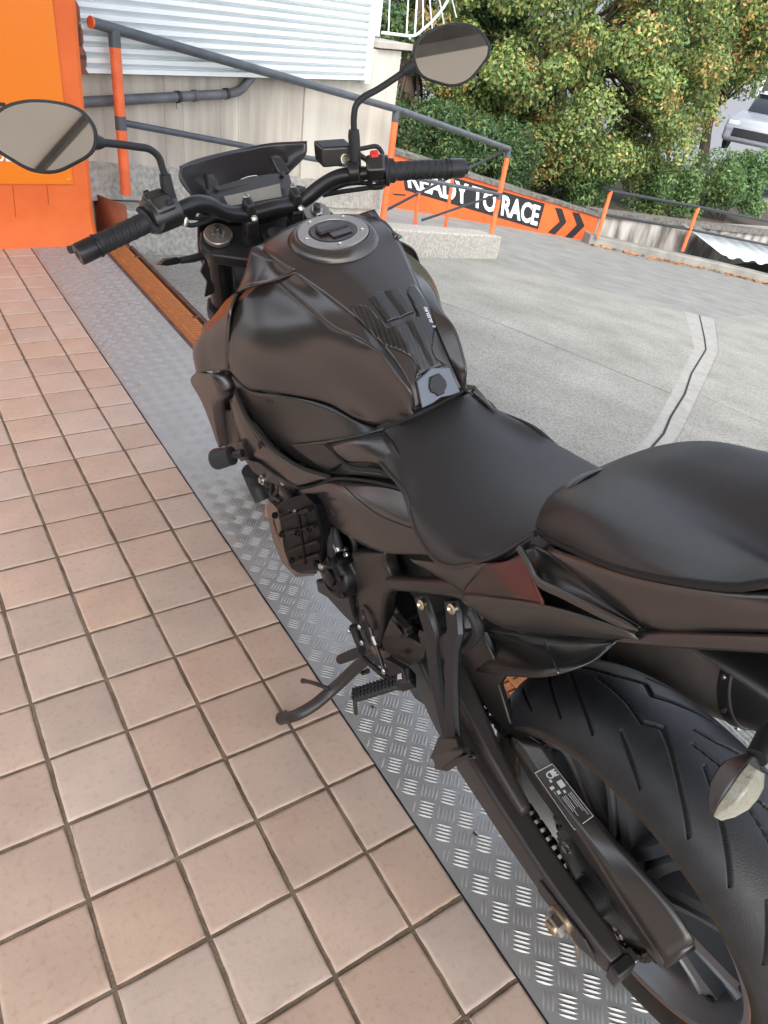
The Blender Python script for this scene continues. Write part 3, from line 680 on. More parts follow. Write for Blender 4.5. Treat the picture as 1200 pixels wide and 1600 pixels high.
# ------------------------------------------------------------------ foliage
def leaf_material():
    m = bpy.data.materials.new('leaf'); m.use_nodes = True; n = m.node_tree.nodes; l = m.node_tree.links; p = n['Principled BSDF']
    at_ = n.new('ShaderNodeVertexColor'); at_.layer_name = 'leafcol'
    l.new(at_.outputs[0], p.inputs['Base Color']); p.inputs['Roughness'].default_value = 0.45
    p.inputs['Specular IOR Level'].default_value = 0.35
    tr = n.new('ShaderNodeBsdfTranslucent'); l.new(at_.outputs[0], tr.inputs[0])
    mx = n.new('ShaderNodeMixShader'); mx.inputs[0].default_value = 0.4
    l.new(p.outputs[0], mx.inputs[1]); l.new(tr.outputs[0], mx.inputs[2])
    l.new(mx.outputs[0], n['Material Output'].inputs[0])
    return m
M_leaf = leaf_material()
M_bark = mat('bark', (0.07, 0.05, 0.035), 0.9, bump=1.0, bscale=25, col2=(0.035, 0.025, 0.018), vscale=8, stretch=(1, 1, 0.3))
def foliage(name, blobs, per, size, cols, parent, seed, aspect=0.55, shape=5):
    """leaf-sized faces scattered through overlapping clumps: blobs = [(centre, radii, weight)]"""
    g = np.random.default_rng(seed); allv = []; cc = []
    for (c, rad, wgt) in blobs:
        n = int(per * wgt)
        d = g.normal(size=(n, 3)); d /= np.linalg.norm(d, axis=1)[:, None]
        r_ = g.uniform(0.45, 1.03, n) ** 0.7
        P = np.array(c) + d * r_[:, None] * np.array(rad)
        nrm = d + g.normal(size=(n, 3)) * 0.65 + np.array([0, 0, 0.35]); nrm /= np.linalg.norm(nrm, axis=1)[:, None]
        ax = g.normal(size=(n, 3)) + np.array([0, 0, -0.7]); ax -= nrm * (ax * nrm).sum(1)[:, None]; ax /= np.linalg.norm(ax, axis=1)[:, None]
        bx = np.cross(nrm, ax); L = size * g.uniform(0.6, 1.25, n)[:, None]
        W = L * aspect
        fold = nrm * L * 0.12
        v = np.stack([P - ax * L * 0.5, P - bx * W * 0.5 + fold, P + ax * L * 0.5, P + bx * W * 0.5 + fold], 1)
        allv.append(v)
        k = g.random(n); base = g.random()
        ci = np.zeros((n, 3))
        acc = 0
        tot = sum(q[0] for q in cols)
        sh = g.uniform(0.75, 1.2)
        order = g.random()
        for wq, col in cols:
            mk = (k >= acc / tot) & (k < (acc + wq) / tot); ci[mk] = col; acc += wq
        hot = g.random() < 0.13
        if hot:
            mk = g.random(n) < 0.4; ci[mk] = np.array(cols[-1][1])
        ci *= g.uniform(0.7, 1.3, n)[:, None] * sh
        cc.append(ci)
    v = np.concatenate(allv).reshape(-1, 3); ci = np.concatenate(cc); nf = len(ci)
    me = bpy.data.meshes.new(name)
    me.vertices.add(len(v)); me.vertices.foreach_set('co', v.ravel())
    idx = np.arange(nf * 4).reshape(-1, 4); tri = np.concatenate([idx[:, [0, 1, 2]], idx[:, [0, 2, 3]]], 1).reshape(-1)
    me.loops.add(nf * 6); me.loops.foreach_set('vertex_index', tri.astype(np.int32))
    me.polygons.add(nf * 2); me.polygons.foreach_set('loop_start', np.arange(0, nf * 6, 3, dtype=np.int32)); me.polygons.foreach_set('loop_total', np.full(nf * 2, 3, dtype=np.int32))
    me.update(); me.validate()
    ca = me.color_attributes.new('leafcol', 'FLOAT_COLOR', 'CORNER')
    col = np.concatenate([np.clip(ci, 0, 1), np.ones((nf, 1))], 1).repeat(6, axis=0).astype(np.float32)
    ca.data.foreach_set('color', col.ravel())
    me.materials.append(M_leaf)
    o = bpy.data.objects.new(name, me); COL.objects.link(o)
    if parent: o.parent = parent
    return o
GREENS = [(5, (0.15, 0.23, 0.08)), (3, (0.10, 0.175, 0.06)), (4, (0.25, 0.31, 0.10)), (1.6, (0.34, 0.34, 0.10)), (0.5, (0.45, 0.28, 0.11))]
DARKG = [(5, (0.07, 0.13, 0.05)), (4, (0.05, 0.10, 0.04)), (1.5, (0.13, 0.19, 0.06)), (0.3, (0.25, 0.2, 0.06))]
HEDGE = [(5, (0.11, 0.20, 0.075)), (4, (0.08, 0.155, 0.055)), (3, (0.18, 0.28, 0.11)), (0.2, (0.2, 0.22, 0.06))]
def tree(label, base, top, crown, nblob, blobr, per, size, cols, seed, group=None):
    q = random.Random(seed); base = Vector(base); top = Vector(top)
    t = empty('broadleaf_tree', base, 0, label, 'tree', group)
    h = top - base
    tk = MB(); pts = [Vector((0, 0, -0.4)), h * 0.25 + Vector((0.1, 0, 0)), h * 0.5 + Vector((-0.08, 0.1, 0)), h * 0.8, h]
    tk.tube(cr(pts, 14), [0.2 * (1 - 0.75 * i / 13) for i in range(14)], 9)
    c0, rad = Vector(crown[0]) - base, crown[1]
    bl = []
    for i in range(nblob):
        while True:
            d = Vector((q.uniform(-1, 1), q.uniform(-1, 1), q.uniform(-1, 1)))
            if 0.2 < d.length < 1: break
        d = d.normalized() * (d.length ** 0.55)
        c = c0 + Vector((d.x * rad[0], d.y * rad[1], d.z * rad[2])); r_ = blobr * q.uniform(0.6, 1.25)
        bl.append((tuple(c), (r_, r_, r_ * q.uniform(0.6, 0.85)), q.uniform(0.7, 1.3)))
        if i % 3 == 0:
            a = pts[2].lerp(pts[3], q.random()); tk.tube(cr([a, a.lerp(c, 0.5) + Vector((0, 0, -0.15)), c], 6), [0.05, 0.042, 0.034, 0.025, 0.018, 0.01], 5)
    tk.obj('trunk', M_bark, t, fix=False)
    foliage('crown', bl, per, size, cols, t, seed)
    return t
tree('large maple with green and browning leaves behind the orange wall', (12.3, 12.2, -1.6), (13.2, 12.9, 2.4), ((12.734,12.219,0.886), (3.7, 1.8, 2.6)), 250, 0.50, 470, 0.095, GREENS, 3)
tree('dark green tree at left behind the balcony railing', (9.0, 13.0, -1.4), (9.3, 13.3, 2.2), ((10.234,13.671,0.349), (1.9, 1.2, 2.6)), 90, 0.5, 480, 0.10, DARKG, 5)
tree('yellowing tree at far right over the parked car', (19.5, 13.5, -2.2), (20.0, 13.9, 2.0), ((17.848,12.743,2.431), (1.9, 1.3, 1.7)), 90, 0.5, 480, 0.11, GREENS, 8)
def shrub(label, c, rad, nblob, blobr, per, size, cols, seed):
    q = random.Random(seed); c = Vector(c); base = Vector((c.x, c.y, c.z - rad[2] - 0.1))
    t = empty('shrub', base, 0, label, 'shrub', 'shrubs behind the walls')
    bl = []; st = MB()
    for i in range(nblob):
        d = Vector((q.uniform(-1, 1), q.uniform(-1, 1), q.uniform(-1, 1)))
        p = c - base + Vector((d.x * rad[0], d.y * rad[1], d.z * rad[2])); r_ = blobr * q.uniform(0.7, 1.2)
        bl.append((tuple(p), (r_, r_, r_), 1))
        if i % 4 == 0: st.tube([Vector((d.x * 0.1, d.y * 0.1, -0.2)), p * 0.6, p], [0.02, 0.014, 0.006], 5)
    st.obj('stem', M_bark, t, fix=False); foliage('foliage', bl, per, size, cols, t, seed, 0.42)
shrub('bright laurel shrub spilling over the end of the READY TO RACE wall', (13.139,11.663,-1.29), (0.75, 0.5, 0.40), 22, 0.3, 330, 0.10, HEDGE, 21)
shrub('laurel shrub behind the dark kerb rail, between its two posts', (15.324,11.383,-1.447), (0.85, 0.5, 0.42), 24, 0.3, 330, 0.10, HEDGE, 22)
shrub('laurel shrub at far right above the corrugated sheet roof', (18.293,11.434,-1.246), (1.1, 0.6, 0.62), 30, 0.34, 330, 0.11, HEDGE, 23)
shrub('dark ivy-like shrub above the words READY TO on the orange wall', (7.919,10.28,-0.424), (0.7, 0.5, 0.42), 24, 0.28, 330, 0.085, DARKG, 24)
shrub('dark leafy shrub above the word RACE on the orange wall', (9.512,10.47,-0.565), (0.75, 0.5, 0.42), 24, 0.3, 330, 0.09, DARKG, 25)
bed = MB(); bed.add([(5.0, 9.4, -0.45), (11.9, 10.3, -1.60), (24, 11.9, -2.6), (30, 24, -2.6), (5, 24, -0.8)], [(0, 1, 2, 3, 4)])
tag(bed.obj('garden_bed', M_soil, smooth=None), kind='structure')

# ------------------------------------------------------------------ parked car and far building glimpsed through the leaves
M_glz = mat('dark glazing', (0.03, 0.032, 0.035), 0.12)
cc = Vector((21.219,12.561,-0.053))
pc = empty('parked_car', (cc.x + 1.0, cc.y + 0.9, cc.z - 0.75), R(22), 'silver white car parked behind the shrubs at the right edge', 'car')
M_car = mat('silver car paint', (0.36, 0.39, 0.46), 0.25, 0.1, coat=0.6)
M_glass = mat('dark car glass', (0.01, 0.014, 0.02), 0.06)
prof = [(-2.05, 0.28), (-2.1, 0.62), (-1.95, 0.82), (-1.2, 0.93), (-0.75, 0.97), (1.9, 1.0), (2.1, 0.85), (2.12, 0.35), (1.9, 0.24), (-1.9, 0.24)]
b_ = MB(); b_.prism([(x, -0.86, z) for x, z in prof], (0, 1.72, 0)); b_.obj('body', M_car, pc, bevel=0.09, bseg=4)
cab = [(-0.85, 0.95), (-0.1, 1.42), (1.2, 1.45), (1.85, 0.98)]
b_ = MB(); b_.prism([(x, -0.68, z) for x, z in cab], (0, 1.36, 0)); b_.obj('cabin', M_glass, pc, bevel=0.06, bseg=3)
b_ = MB(); b_.prism([(-0.2, -0.66, 1.40), (1.25, -0.66, 1.44), (1.22, -0.66, 1.475), (-0.1, -0.66, 1.455)], (0, 1.32, 0)); b_.obj('roof', M_car, pc, bevel=0.015)
MB().box((-2.08, 0, 0.5), (0.06, 1.2, 0.2)).obj('grille', M_dark, pc, bevel=0.02)
for s_ in (-1, 1):
    MB().box((-2.0, s_ * 0.66, 0.70), (0.12, 0.3, 0.13)).obj('headlight', mat('headlight', (0.7, 0.75, 0.8), 0.1), pc, bevel=0.03)
    for x in (-1.35, 1.35): MB().lathe((x, s_ * 0.74, 0.32), (0, s_, 0), [(0, 0.32), (0.1, 0.32), (0.13, 0.28), (0.14, 0.12)], 24).obj('wheel', M_black, pc)
fb = empty('far_building', (24, 32, -3), R(-35), 'pale grey building far behind the trees', 'building')
M_fb = mat('far render', (0.17, 0.18, 0.21), 0.9)
MB().box((0, 0, 6), (44, 6, 12)).obj('wall', M_fb, fb, smooth=None)
for i in range(10):
    for k in range(3):
        wi = MB().box((-19 + i * 4.2, -3.0, 3.2 + k * 3.2), (1.6, 0.12, 1.6)).obj('window', mat('white frame', (0.7, 0.7, 0.7), 0.5), fb, smooth=None)
        MB().box((-19 + i * 4.2, -3.07, 3.2 + k * 3.2), (1.4, 0.04, 1.4)).obj('pane', M_glz, wi, smooth=None)

# =================================================================== motorcycle
# local frame: x forward, y left, z up, origin at the rear tyre contact; leaning on its side stand
moto = empty('motorcycle', (0, 0, 0), 0, 'matte black naked motorcycle leaning on its side stand on the tread plate', 'motorcycle')
hd, ln = 0.016, 0.248
bx_f = Vector((math.sin(hd), math.cos(hd), 0)); bl_ = Vector((-math.cos(hd), math.sin(hd), 0)); bu_ = Vector((0, 0, 1))
by_ = bl_ * math.cos(ln) - bu_ * math.sin(ln); bz_ = bu_ * math.cos(ln) + bl_ * math.sin(ln)
moto.matrix_world = Matrix(((bx_f.x, by_.x, bz_.x, 0.858), (bx_f.y, by_.y, bz_.y, 0.205), (bx_f.z, by_.z, bz_.z, 0.0), (0, 0, 0, 1)))
CB = (0.55, 0, 0.6)
M_paint = mat('matte black paint', (0.105, 0.096, 0.092), 0.27, 0.75, spec=0.6, bump=0.02, bscale=900)
M_plast = mat('black plastic', (0.016, 0.0148, 0.0142), 0.34, spec=0.95, bump=0.06, bscale=700)
M_seat = mat('seat vinyl', (0.026, 0.0240, 0.0232), 0.47, spec=0.6, bump=0.2, bscale=750)
M_rub = mat('rubber', (0.024, 0.025, 0.027), 0.52, spec=0.35, bump=0.1, bscale=300)
M_tyre = mat('tyre rubber', (0.020, 0.0215, 0.025), 0.46, spec=0.5, bump=0.14, bscale=420, col2=(0.012, 0.013, 0.015), vscale=22, rvar=0.12)
M_wall = mat('tyre sidewall', (0.03, 0.026, 0.022), 0.75, spec=0.3, bump=0.25, bscale=150, col2=(0.05, 0.038, 0.028), vscale=28)
M_alu = mat('black cast alloy', (0.026, 0.025, 0.026), 0.34, 0.3, bump=0.08, bscale=400)
M_rim = mat('grey cast rim', (0.16, 0.165, 0.175), 0.36, 0.55, bump=0.06, bscale=400)
M_frame = mat('frame paint', (0.024, 0.0215, 0.0205), 0.36, 0.1, bump=0.05, bscale=500)
M_eng = mat('engine crinkle black', (0.006, 0.0066, 0.008), 0.3, 0.0, spec=0.35, bump=0.12, bscale=600)
M_cover = mat('bronze grey cover', (0.22, 0.165, 0.135), 0.42, 0.6, bump=0.08, bscale=300)
M_steel = mat('bare steel', (0.55, 0.53, 0.5), 0.3, 1.0, rvar=0.1, vscale=30)
M_gold = mat('zinc plated', (0.5, 0.42, 0.3), 0.35, 1.0, rvar=0.1, vscale=30)
M_chain = mat('oily chain', (0.09, 0.075, 0.06), 0.32, 0.9, col2=(0.035, 0.03, 0.026), vscale=60)
M_ring = mat('anodised ring', (0.36, 0.33, 0.30), 0.36, 0.85)
M_fcap = mat('fuel cap', (0.055, 0.042, 0.038), 0.32, 0.5)
M_lcd = mat('lcd', (0.20, 0.185, 0.145), 0.12, coat=0.5)
M_mirror = mat('mirror glass', (0.86, 0.88, 0.87), 0.015, 1.0)
M_red = mat('red switch', (0.72, 0.035, 0.03), 0.4)
M_tint = None
def tint_mat():
    m = bpy.data.materials.new('smoked screen'); m.use_nodes = True; p = m.node_tree.nodes['Principled BSDF']
    p.inputs['Base Color'].default_value = (0.04, 0.036, 0.04, 1); p.inputs['Roughness'].default_value = 0.2; p.inputs['Alpha'].default_value = 0.93
    return m
M_tint = tint_mat()
M_lens = mat('clear lens', (0.40, 0.39, 0.31), 0.2, coat=0.8, bump=0.5, bscale=180, var=0.25, vscale=40)
M_muff = mat('brushed muffler', (0.34, 0.29, 0.25), 0.36, 0.6, bump=0.04, bscale=300, col2=(0.15, 0.13, 0.115), vscale=7)
M_label = mat('label print black', (0.012, 0.012, 0.013), 0.4)
M_lprint = mat('label print pale', (0.45, 0.45, 0.42), 0.5)
def both(o): mirror_y(o); return o
def Q(*a): return Vector(a)

# ------------------------------------------------------------------ tank
LA = [Q(.545, .046, .862), Q(.562, .040, .893), Q(.60, .043, .925), Q(.645, .052, .953), Q(.72, .073, .985), Q(.803, .098, 1.010), Q(.862, .108, 1.019), Q(.93, .107, 1.012)]
LK = [Q(.55, 0, .860), Q(.567, 0, .902), Q(.602, 0, .932), Q(.65, 0, .962), Q(.722, 0, .996), Q(.80, 0, 1.019), Q(.862, 0, 1.029), Q(.945, 0, 1.026)]
LB = [(0.546,0.048,0.861), (0.544,0.05,0.896), (0.563,0.057,0.917), (0.596,0.065,0.943), (0.643,0.073,0.952), (0.688,0.093,0.957), (0.754,0.103,0.969), (0.84,0.112,0.985)]
L0 = [(0.545,0.048,0.861), (0.545,0.054,0.893), (0.566,0.062,0.908), (0.608,0.072,0.926), (0.655,0.086,0.938), (0.718,0.108,0.948), (0.811,0.125,0.96), (0.907,0.143,0.959)]
L1 = [(0.542,0.049,0.862), (0.549,0.058,0.883), (0.575,0.068,0.891), (0.621,0.08,0.904), (0.671,0.097,0.924), (0.746,0.124,0.936), (0.814,0.16,0.94), (0.912,0.18,0.926)]
L2 = [(0.54,0.049,0.862), (0.556,0.06,0.86), (0.584,0.072,0.852), (0.643,0.088,0.85), (0.687,0.108,0.868), (0.758,0.152,0.881), (0.808,0.187,0.882), (0.898,0.203,0.881)]
LC = [(0.535,0.05,0.864), (0.56,0.061,0.84), (0.592,0.075,0.82), (0.638,0.101,0.822), (0.694,0.119,0.827), (0.788,0.172,0.822), (0.854,0.203,0.81), (0.911,0.212,0.824)]
T = MB(); NU, NV = 44, 16
def mir(L_): return [Q(p[0], -p[1], p[2]) for p in L_]
LQ = [a.lerp(k, 0.5) + Q(0, 0, 0.004) for a, k in zip(LA, LK)]
def net(rows, nu, nv): # rows = lines along the bike; nu samples along, nv across
    return patch(rows, nv, nu)
T.grid(relax(net([LA, LQ, LK, mir(LQ), mir(LA)], NU, 24), 8))
tank = T.obj('fuel_tank', M_paint, moto, smooth=60, solid=0.003, out=CB)
LAc = LA[:5] + [Q(.762, .085, .999), Q(.787, .093, 1.006), Vector((0.803,0.098,1.012))]
T = MB(); T.grid(net([LAc, [Vector(a).lerp(Vector(b_), 0.5) - Q(0, 0.003, 0.003) for a, b_ in zip(LAc, LB)], LB], NU, 8)); both(T.obj('tank_channel', M_paint, moto, smooth=60, solid=0.003, out=CB))
T = MB(); T.grid(relax(net([LB, L0, L1, L2, LC], NU, 30), 45)); both(T.obj('tank_side', M_paint, moto, smooth=60, solid=0.003, out=CB))
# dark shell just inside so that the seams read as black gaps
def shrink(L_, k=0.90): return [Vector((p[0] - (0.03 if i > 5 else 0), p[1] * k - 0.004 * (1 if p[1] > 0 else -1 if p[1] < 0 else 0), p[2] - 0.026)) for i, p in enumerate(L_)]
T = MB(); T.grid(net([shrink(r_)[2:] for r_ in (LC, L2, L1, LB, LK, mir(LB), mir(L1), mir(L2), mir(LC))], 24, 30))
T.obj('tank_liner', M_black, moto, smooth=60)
# front cover sloping down to the steering head
FK = [Q(.947, 0, 1.026), Q(.985, 0, 1.005), Q(1.01, 0, .965)]; FA = [Q(.932, .104, 1.012), Q(.985, .09, .985), Q(1.01, .075, .945)]
T = MB(); T.grid(patch([FA, [a.lerp(k, .5) + Q(0, 0, .004) for a, k in zip(FA, FK)], FK, [a.lerp(k, .5) + Q(0, 0, .004) for a, k in zip(mir(FA), FK)], mir(FA)], 18, 8)); T.obj('tank_front_cover', M_paint, moto, smooth=60, solid=0.003, out=CB)
# wings beside the filler
wt = [Q(.917, .121, 1.020), (0.887,0.113,1.017), (0.842,0.105,1.014), (0.803,0.098,1.013)]
wm = [(0.908,0.14,0.986), (0.867,0.124,0.997), (0.833,0.11,1), (0.801,0.099,1.013)]
wb = [(0.911,0.163,0.958), (0.868,0.146,0.979), (0.842,0.113,0.987), (0.802,0.098,1.011)]
T = MB(); T.grid(ruled(wt, wb, 20, 8, -.004, (0, .8, .4))); both(T.obj('tank_wing', M_paint, moto, smooth=60, solid=0.004, out=(0.85, 0, 0.9)))
wi = [Vector(p) + Q(0.01, -0.03 * (1 - i / 3), -0.004) for i, p in enumerate(wt)]
T = MB(); T.grid(patch([wt, wi], 3, 20)); both(T.obj('tank_wing_lip', M_paint, moto, smooth=60, solid=0.003, out=(0.9, 0, 0.8)))
# front side fairing
d0 = [(0.916,0.163,0.954), (0.897,0.186,0.936), (0.897,0.2,0.896), (0.911,0.213,0.824)]
d1 = [(0.952,0.175,0.929), (0.959,0.203,0.896), (0.972,0.219,0.854), (0.986,0.226,0.789)]
d2 = [(0.965,0.182,0.915), (1.014,0.215,0.856), (1.068,0.232,0.795), (1.068,0.237,0.753)]
d3 = [Vector(p) + Q(0.05, -0.045, -0.005) for p in d2]
T = MB(); T.grid(patch([d0, d1, d2, d3], 18, 22)); both(T.obj('front_side_fairing', M_paint, moto, smooth=60, solid=0.003, out=CB))
# radiator shroud
s0_ = [(1.072,0.236,0.75), (1.145,0.238,0.684), (1.122,0.235,0.662), (1.137,0.226,0.575), (1.157,0.22,0.496)]
s1_ = [(0.981,0.226,0.785), (0.963,0.222,0.757), (1.044,0.226,0.678), (1.105,0.222,0.585), (1.141,0.219,0.505)]
s2_ = [Vector(p) + Q(-0.005, -0.035, 0) for p in s1_]
T = MB(); T.grid(ruled(s0_, s1_, 22, 6)); both(T.obj('radiator_shroud', M_paint, moto, smooth=30, solid=0.004, out=(1.0, 0, .6)))
T = MB(); T.grid(ruled(s1_, s2_, 22, 3)); both(T.obj('radiator_shroud_return', M_plast, moto, smooth=30, solid=0.003))
T = MB(); T.box((1.13, 0, 0.60), (0.03, 0.34, 0.30), Matrix.Rotation(R(-20), 3, 'Y')); T.obj('radiator', M_plast, moto, bevel=0.004)
# side panel below the tank seam
e0 = [(0.906,0.211,0.811), (0.869,0.201,0.796), (0.794,0.171,0.813), (0.698,0.118,0.819), (0.642,0.1,0.815), (0.59,0.078,0.816)]
e1 = [(0.91,0.209,0.792), (0.906,0.189,0.728), (0.825,0.164,0.727), (0.691,0.134,0.763), (0.619,0.111,0.79), (0.549,0.088,0.822)]
e2 = [(0.909,0.206,0.763), (0.918,0.187,0.691), (0.855,0.167,0.648), (0.708,0.146,0.678), (0.598,0.129,0.743), (0.486,0.098,0.791)]
T = MB(); T.grid(relax(patch([e0, e1, e2], 16, 34), 6)); both(T.obj('side_panel', M_plast, moto, smooth=60, solid=0.003, out=CB))
def plate(name, pts, m, n=(0, 1, 0), th=0.004, bevel=0.001, par=None, lift=0.0):
    o_ = Vector(n).normalized()
    T = MB(); T.prism([Vector(p) + o_ * lift for p in pts], o_ * th); return T.obj(name, m, par or moto, bevel=bevel, bseg=1)
# arrow-shaped inset and its ridge
both(plate('inset_trim', [(0.801,0.161,0.693), (0.691,0.139,0.754), (0.634,0.137,0.749), (0.684,0.145,0.699), (0.733,0.153,0.697)], M_alu, (0, .8, .6), 0.003, 0.001, lift=0.001))
T = MB(); T.tube([(0.797,0.162,0.697), (0.688,0.14,0.76), (0.613,0.113,0.806), (0.582,0.082,0.824)], [.001, .003, .0035, .002], 6); both(T.obj('ridge_trim', M_plast, moto))
T = MB(); T.grid(ruled([(0.677,0.141,0.764), (0.612,0.118,0.806), (0.575,0.086,0.826)], [(0.608,0.139,0.762), (0.552,0.114,0.78), (0.477,0.098,0.793)], 14, 5, 0.004, (0, .8, .5))); both(T.obj('side_inset', M_paint, moto, smooth=60, solid=0.003, out=CB))
T = MB(); T.tube(cr([(0.682,0.141,0.763), (0.602,0.142,0.765), (0.546,0.117,0.781), (0.47,0.099,0.795)], 14), [.002 + .0022 * math.sin(i / 13 * 3.14) for i in range(14)], 6); both(T.obj('inset_edge', M_black, moto))
# long curved strip under the side panel
g0 = [(0.907,0.214,0.776), (0.904,0.203,0.706), (0.862,0.191,0.673), (0.776,0.176,0.67), (0.655,0.161,0.713)]
g1 = [(0.943,0.216,0.735), (0.956,0.206,0.645), (0.927,0.195,0.599), (0.859,0.184,0.595), (0.742,0.171,0.644)]
g2 = [(0.959,0.213,0.736), (1.004,0.203,0.622), (0.981,0.191,0.557), (0.893,0.181,0.56), (0.794,0.173,0.602)]
T = MB(); T.grid(patch([g0, g1, g2], 9, 30)); both(T.obj('frame_cover', M_paint, moto, smooth=60, solid=0.003, out=CB))
T = MB(); T.tube(cr([Vector(p) + Q(0, -.003, .002) for p in g0], 26), .0042, 8); both(T.obj('cover_seam', M_black, moto))
# cover below the seat
h0 = [(0.825,0.171,0.569), (0.681,0.156,0.688), (0.597,0.131,0.731), (0.495,0.111,0.776), (0.43,0.104,0.786)]
h1 = [(0.782,0.172,0.587), (0.616,0.162,0.698), (0.519,0.147,0.73), (0.436,0.133,0.754), (0.395,0.124,0.767)]
h2 = [(0.828,0.17,0.56), (0.718,0.162,0.578), (0.609,0.156,0.603), (0.501,0.15,0.656), (0.385,0.132,0.738)]
T = MB(); T.grid(patch([h0, h1, h2], 16, 26)); both(T.obj('under_seat_cover', M_paint, moto, smooth=60, solid=0.003, out=CB))
T = MB(); T.tube(cr([(0.605,0.157,0.733), (0.545,0.158,0.741), (0.489,0.154,0.75), (0.399,0.139,0.78)], 14), [.0012] * 14, 6); both(T.obj('cover_crease', M_black, moto))
T = MB(); T.tube(cr([(0.812,0.172,0.585), (0.71,0.162,0.66), (0.646,0.153,0.715), (0.558,0.127,0.756), (0.473,0.107,0.787)], 18), .0028, 8); both(T.obj('cover_seam', M_black, moto))
cb_ = MB().lathe((0.657,0.16,0.636), (0.1, 1, .25), [(-.004, .009), (.003, .009), (.004, .006), (.001, .005)], 16).obj('cover_bolt', M_alu, moto)

# filler cap
ca = Vector((-.10, 0, 1)).normalized(); cc_ = Q(.846, 0, 1.0265)
T = MB(); T.lathe(cc_, ca, [(-.02, .079), (-.003, .0765), (.004, .071), (.0065, .066), (.0065, .0605), (.003, .0595)], 48, cap=False); T.obj('filler_boss', M_paint, moto)
fc = MB().lathe(cc_, ca, [(.001, .0595), (.0085, .059), (.010, .0575), (.010, .0405), (.008, .0395)], 48, cap=False).obj('filler_ring', M_ring, moto, smooth=30)
MB().lathe(cc_, ca, [(.002, .040), (.009, .0395), (.0105, .037), (.0095, .02), (.0095, .0001)], 40, cap=False).obj('fuel_cap', M_fcap, moto, smooth=30)
MA = basis((1, 0, .1), ca)
MB().box(cc_ + ca * .0125 + MA @ Q(0.004, 0, 0), (.02, .052, .006), MA).obj('cap_lever', M_fcap, fc, bevel=.002)
MB().box(cc_ + ca * .0115 + MA @ Q(-.014, -.006, 0), (.02, .036, .003), MA).obj('key_flap', M_plast, fc, bevel=.001)
MB().box(cc_ + ca * .0115 + MA @ Q(.019, .004, 0), (.014, .03, .003), MA).obj('key_flap', M_plast, fc, bevel=.001)
for k in range(5):
    t = 2 * math.pi * (k + .3) / 5
    MB().lathe(cc_ + ca * .0095 + MA @ Q(math.cos(t) * .049, math.sin(t) * .049, 0), ca, [(0, .0042), (.0016, .0042), (.002, .003), (.0005, .0022)], 10).obj('cap_screw', M_steel, fc)

# tank pad with carbon weave, and badge
def carbon():
    m = mat('carbon weave', (0.03, 0.026, 0.024), 0.26, coat=0.6)
    n = m.node_tree.nodes; l = m.node_tree.links; p = n['Principled BSDF']
    tc = n.new('ShaderNodeTexCoord'); mp = n.new('ShaderNodeMapping'); mp.inputs['Rotation'].default_value = (0, 0, R(12)); l.new(tc.outputs['Object'], mp.inputs[0])
    wv = n.new('ShaderNodeTexWave'); wv.inputs['Scale'].default_value = 45; wv.bands_direction = 'Y'; wv.inputs['Distortion'].default_value = 0.0; l.new(mp.outputs[0], wv.inputs['Vector'])
    r_ = n.new('ShaderNodeValToRGB'); r_.color_ramp.elements[0].color = (0.012, 0.011, 0.011, 1); r_.color_ramp.elements[1].color = (0.028, 0.025, 0.023, 1)
    l.new(wv.outputs['Fac'], r_.inputs[0]); l.new(r_.outputs[0], p.inputs['Base Color'])
    return m
M_carb = carbon()
def tank_z(x, y):
    """height of the tank's top surface (same net as the fuel_tank part)"""
    def ip(L_, i): return np.interp(x, [p[0] for p in L_], [p[i] for p in L_])
    ya_ = ip(LA, 1); za = ip(LA, 2); zk = ip(LK, 2); t = min(1.3, abs(y) / ya_)
    zq = (za + zk) / 2 + 0.004
    return zk * (1 - t) * (1 - 2 * t) + zq * 4 * t * (1 - t) + za * t * (2 * t - 1)
def pad_sheet(name, poly, m, lift, th, par=None, n=26):
    """lay a flat outline (x, y) onto the tank as a thin sheet"""
    bm = bmesh.new(); f = bm.faces.new([bm.verts.new((x, y, 0)) for x, y in poly])
    xs_ = [p[0] for p in poly]; ys_ = [p[1] for p in poly]
    for k in range(1, n):
        a = min(xs_) + (max(xs_) - min(xs_)) * k / n; bmesh.ops.bisect_plane(bm, geom=bm.verts[:] + bm.edges[:] + bm.faces[:], plane_co=(a, 0, 0), plane_no=(1, 0, 0))
        b_ = min(ys_) + (max(ys_) - min(ys_)) * k / n; bmesh.ops.bisect_plane(bm, geom=bm.verts[:] + bm.edges[:] + bm.faces[:], plane_co=(0, b_, 0), plane_no=(0, 1, 0))
    bmesh.ops.triangulate(bm, faces=bm.faces)
    for v in bm.verts: v.co.z = tank_z(v.co.x, v.co.y) + lift
    me = bpy.data.meshes.new(name); bm.to_mesh(me); bm.free(); me.materials.append(m)
    if sum(p.normal.z for p in me.polygons) < 0: me.flip_normals()
    for p in me.polygons: p.use_smooth = True
    o = bpy.data.objects.new(name, me); COL.objects.link(o); o.parent = par or moto
    md = o.modifiers.new('s', 'SOLIDIFY'); md.thickness = th; md.offset = -1
    return o
half = [(.690, .053), (.694, .058), (.676, .060), (.640, .054), (.621, .047), (.597, .026), (.588, .018), (.577, .017), (.569, .024), (.566, .028)]
hi_ = [(.667, .047), (.648, .043), (.640, .036), (.640, .026), (.640, .0)]
outl = [(.566, .028), (.569, .024), (.577, .017), (.588, .018), (.597, .026), (.621, .047), (.640, .054), (.676, .060), (.694, .058), (.690, .046), (.680, .036), (.668, .034), (.645, .030), (.636, .026)]
poly = outl + [(x, -y) for x, y in reversed(outl)]
padp = pad_sheet('tank_pad', poly, M_carb, 0.0035, 0.003)
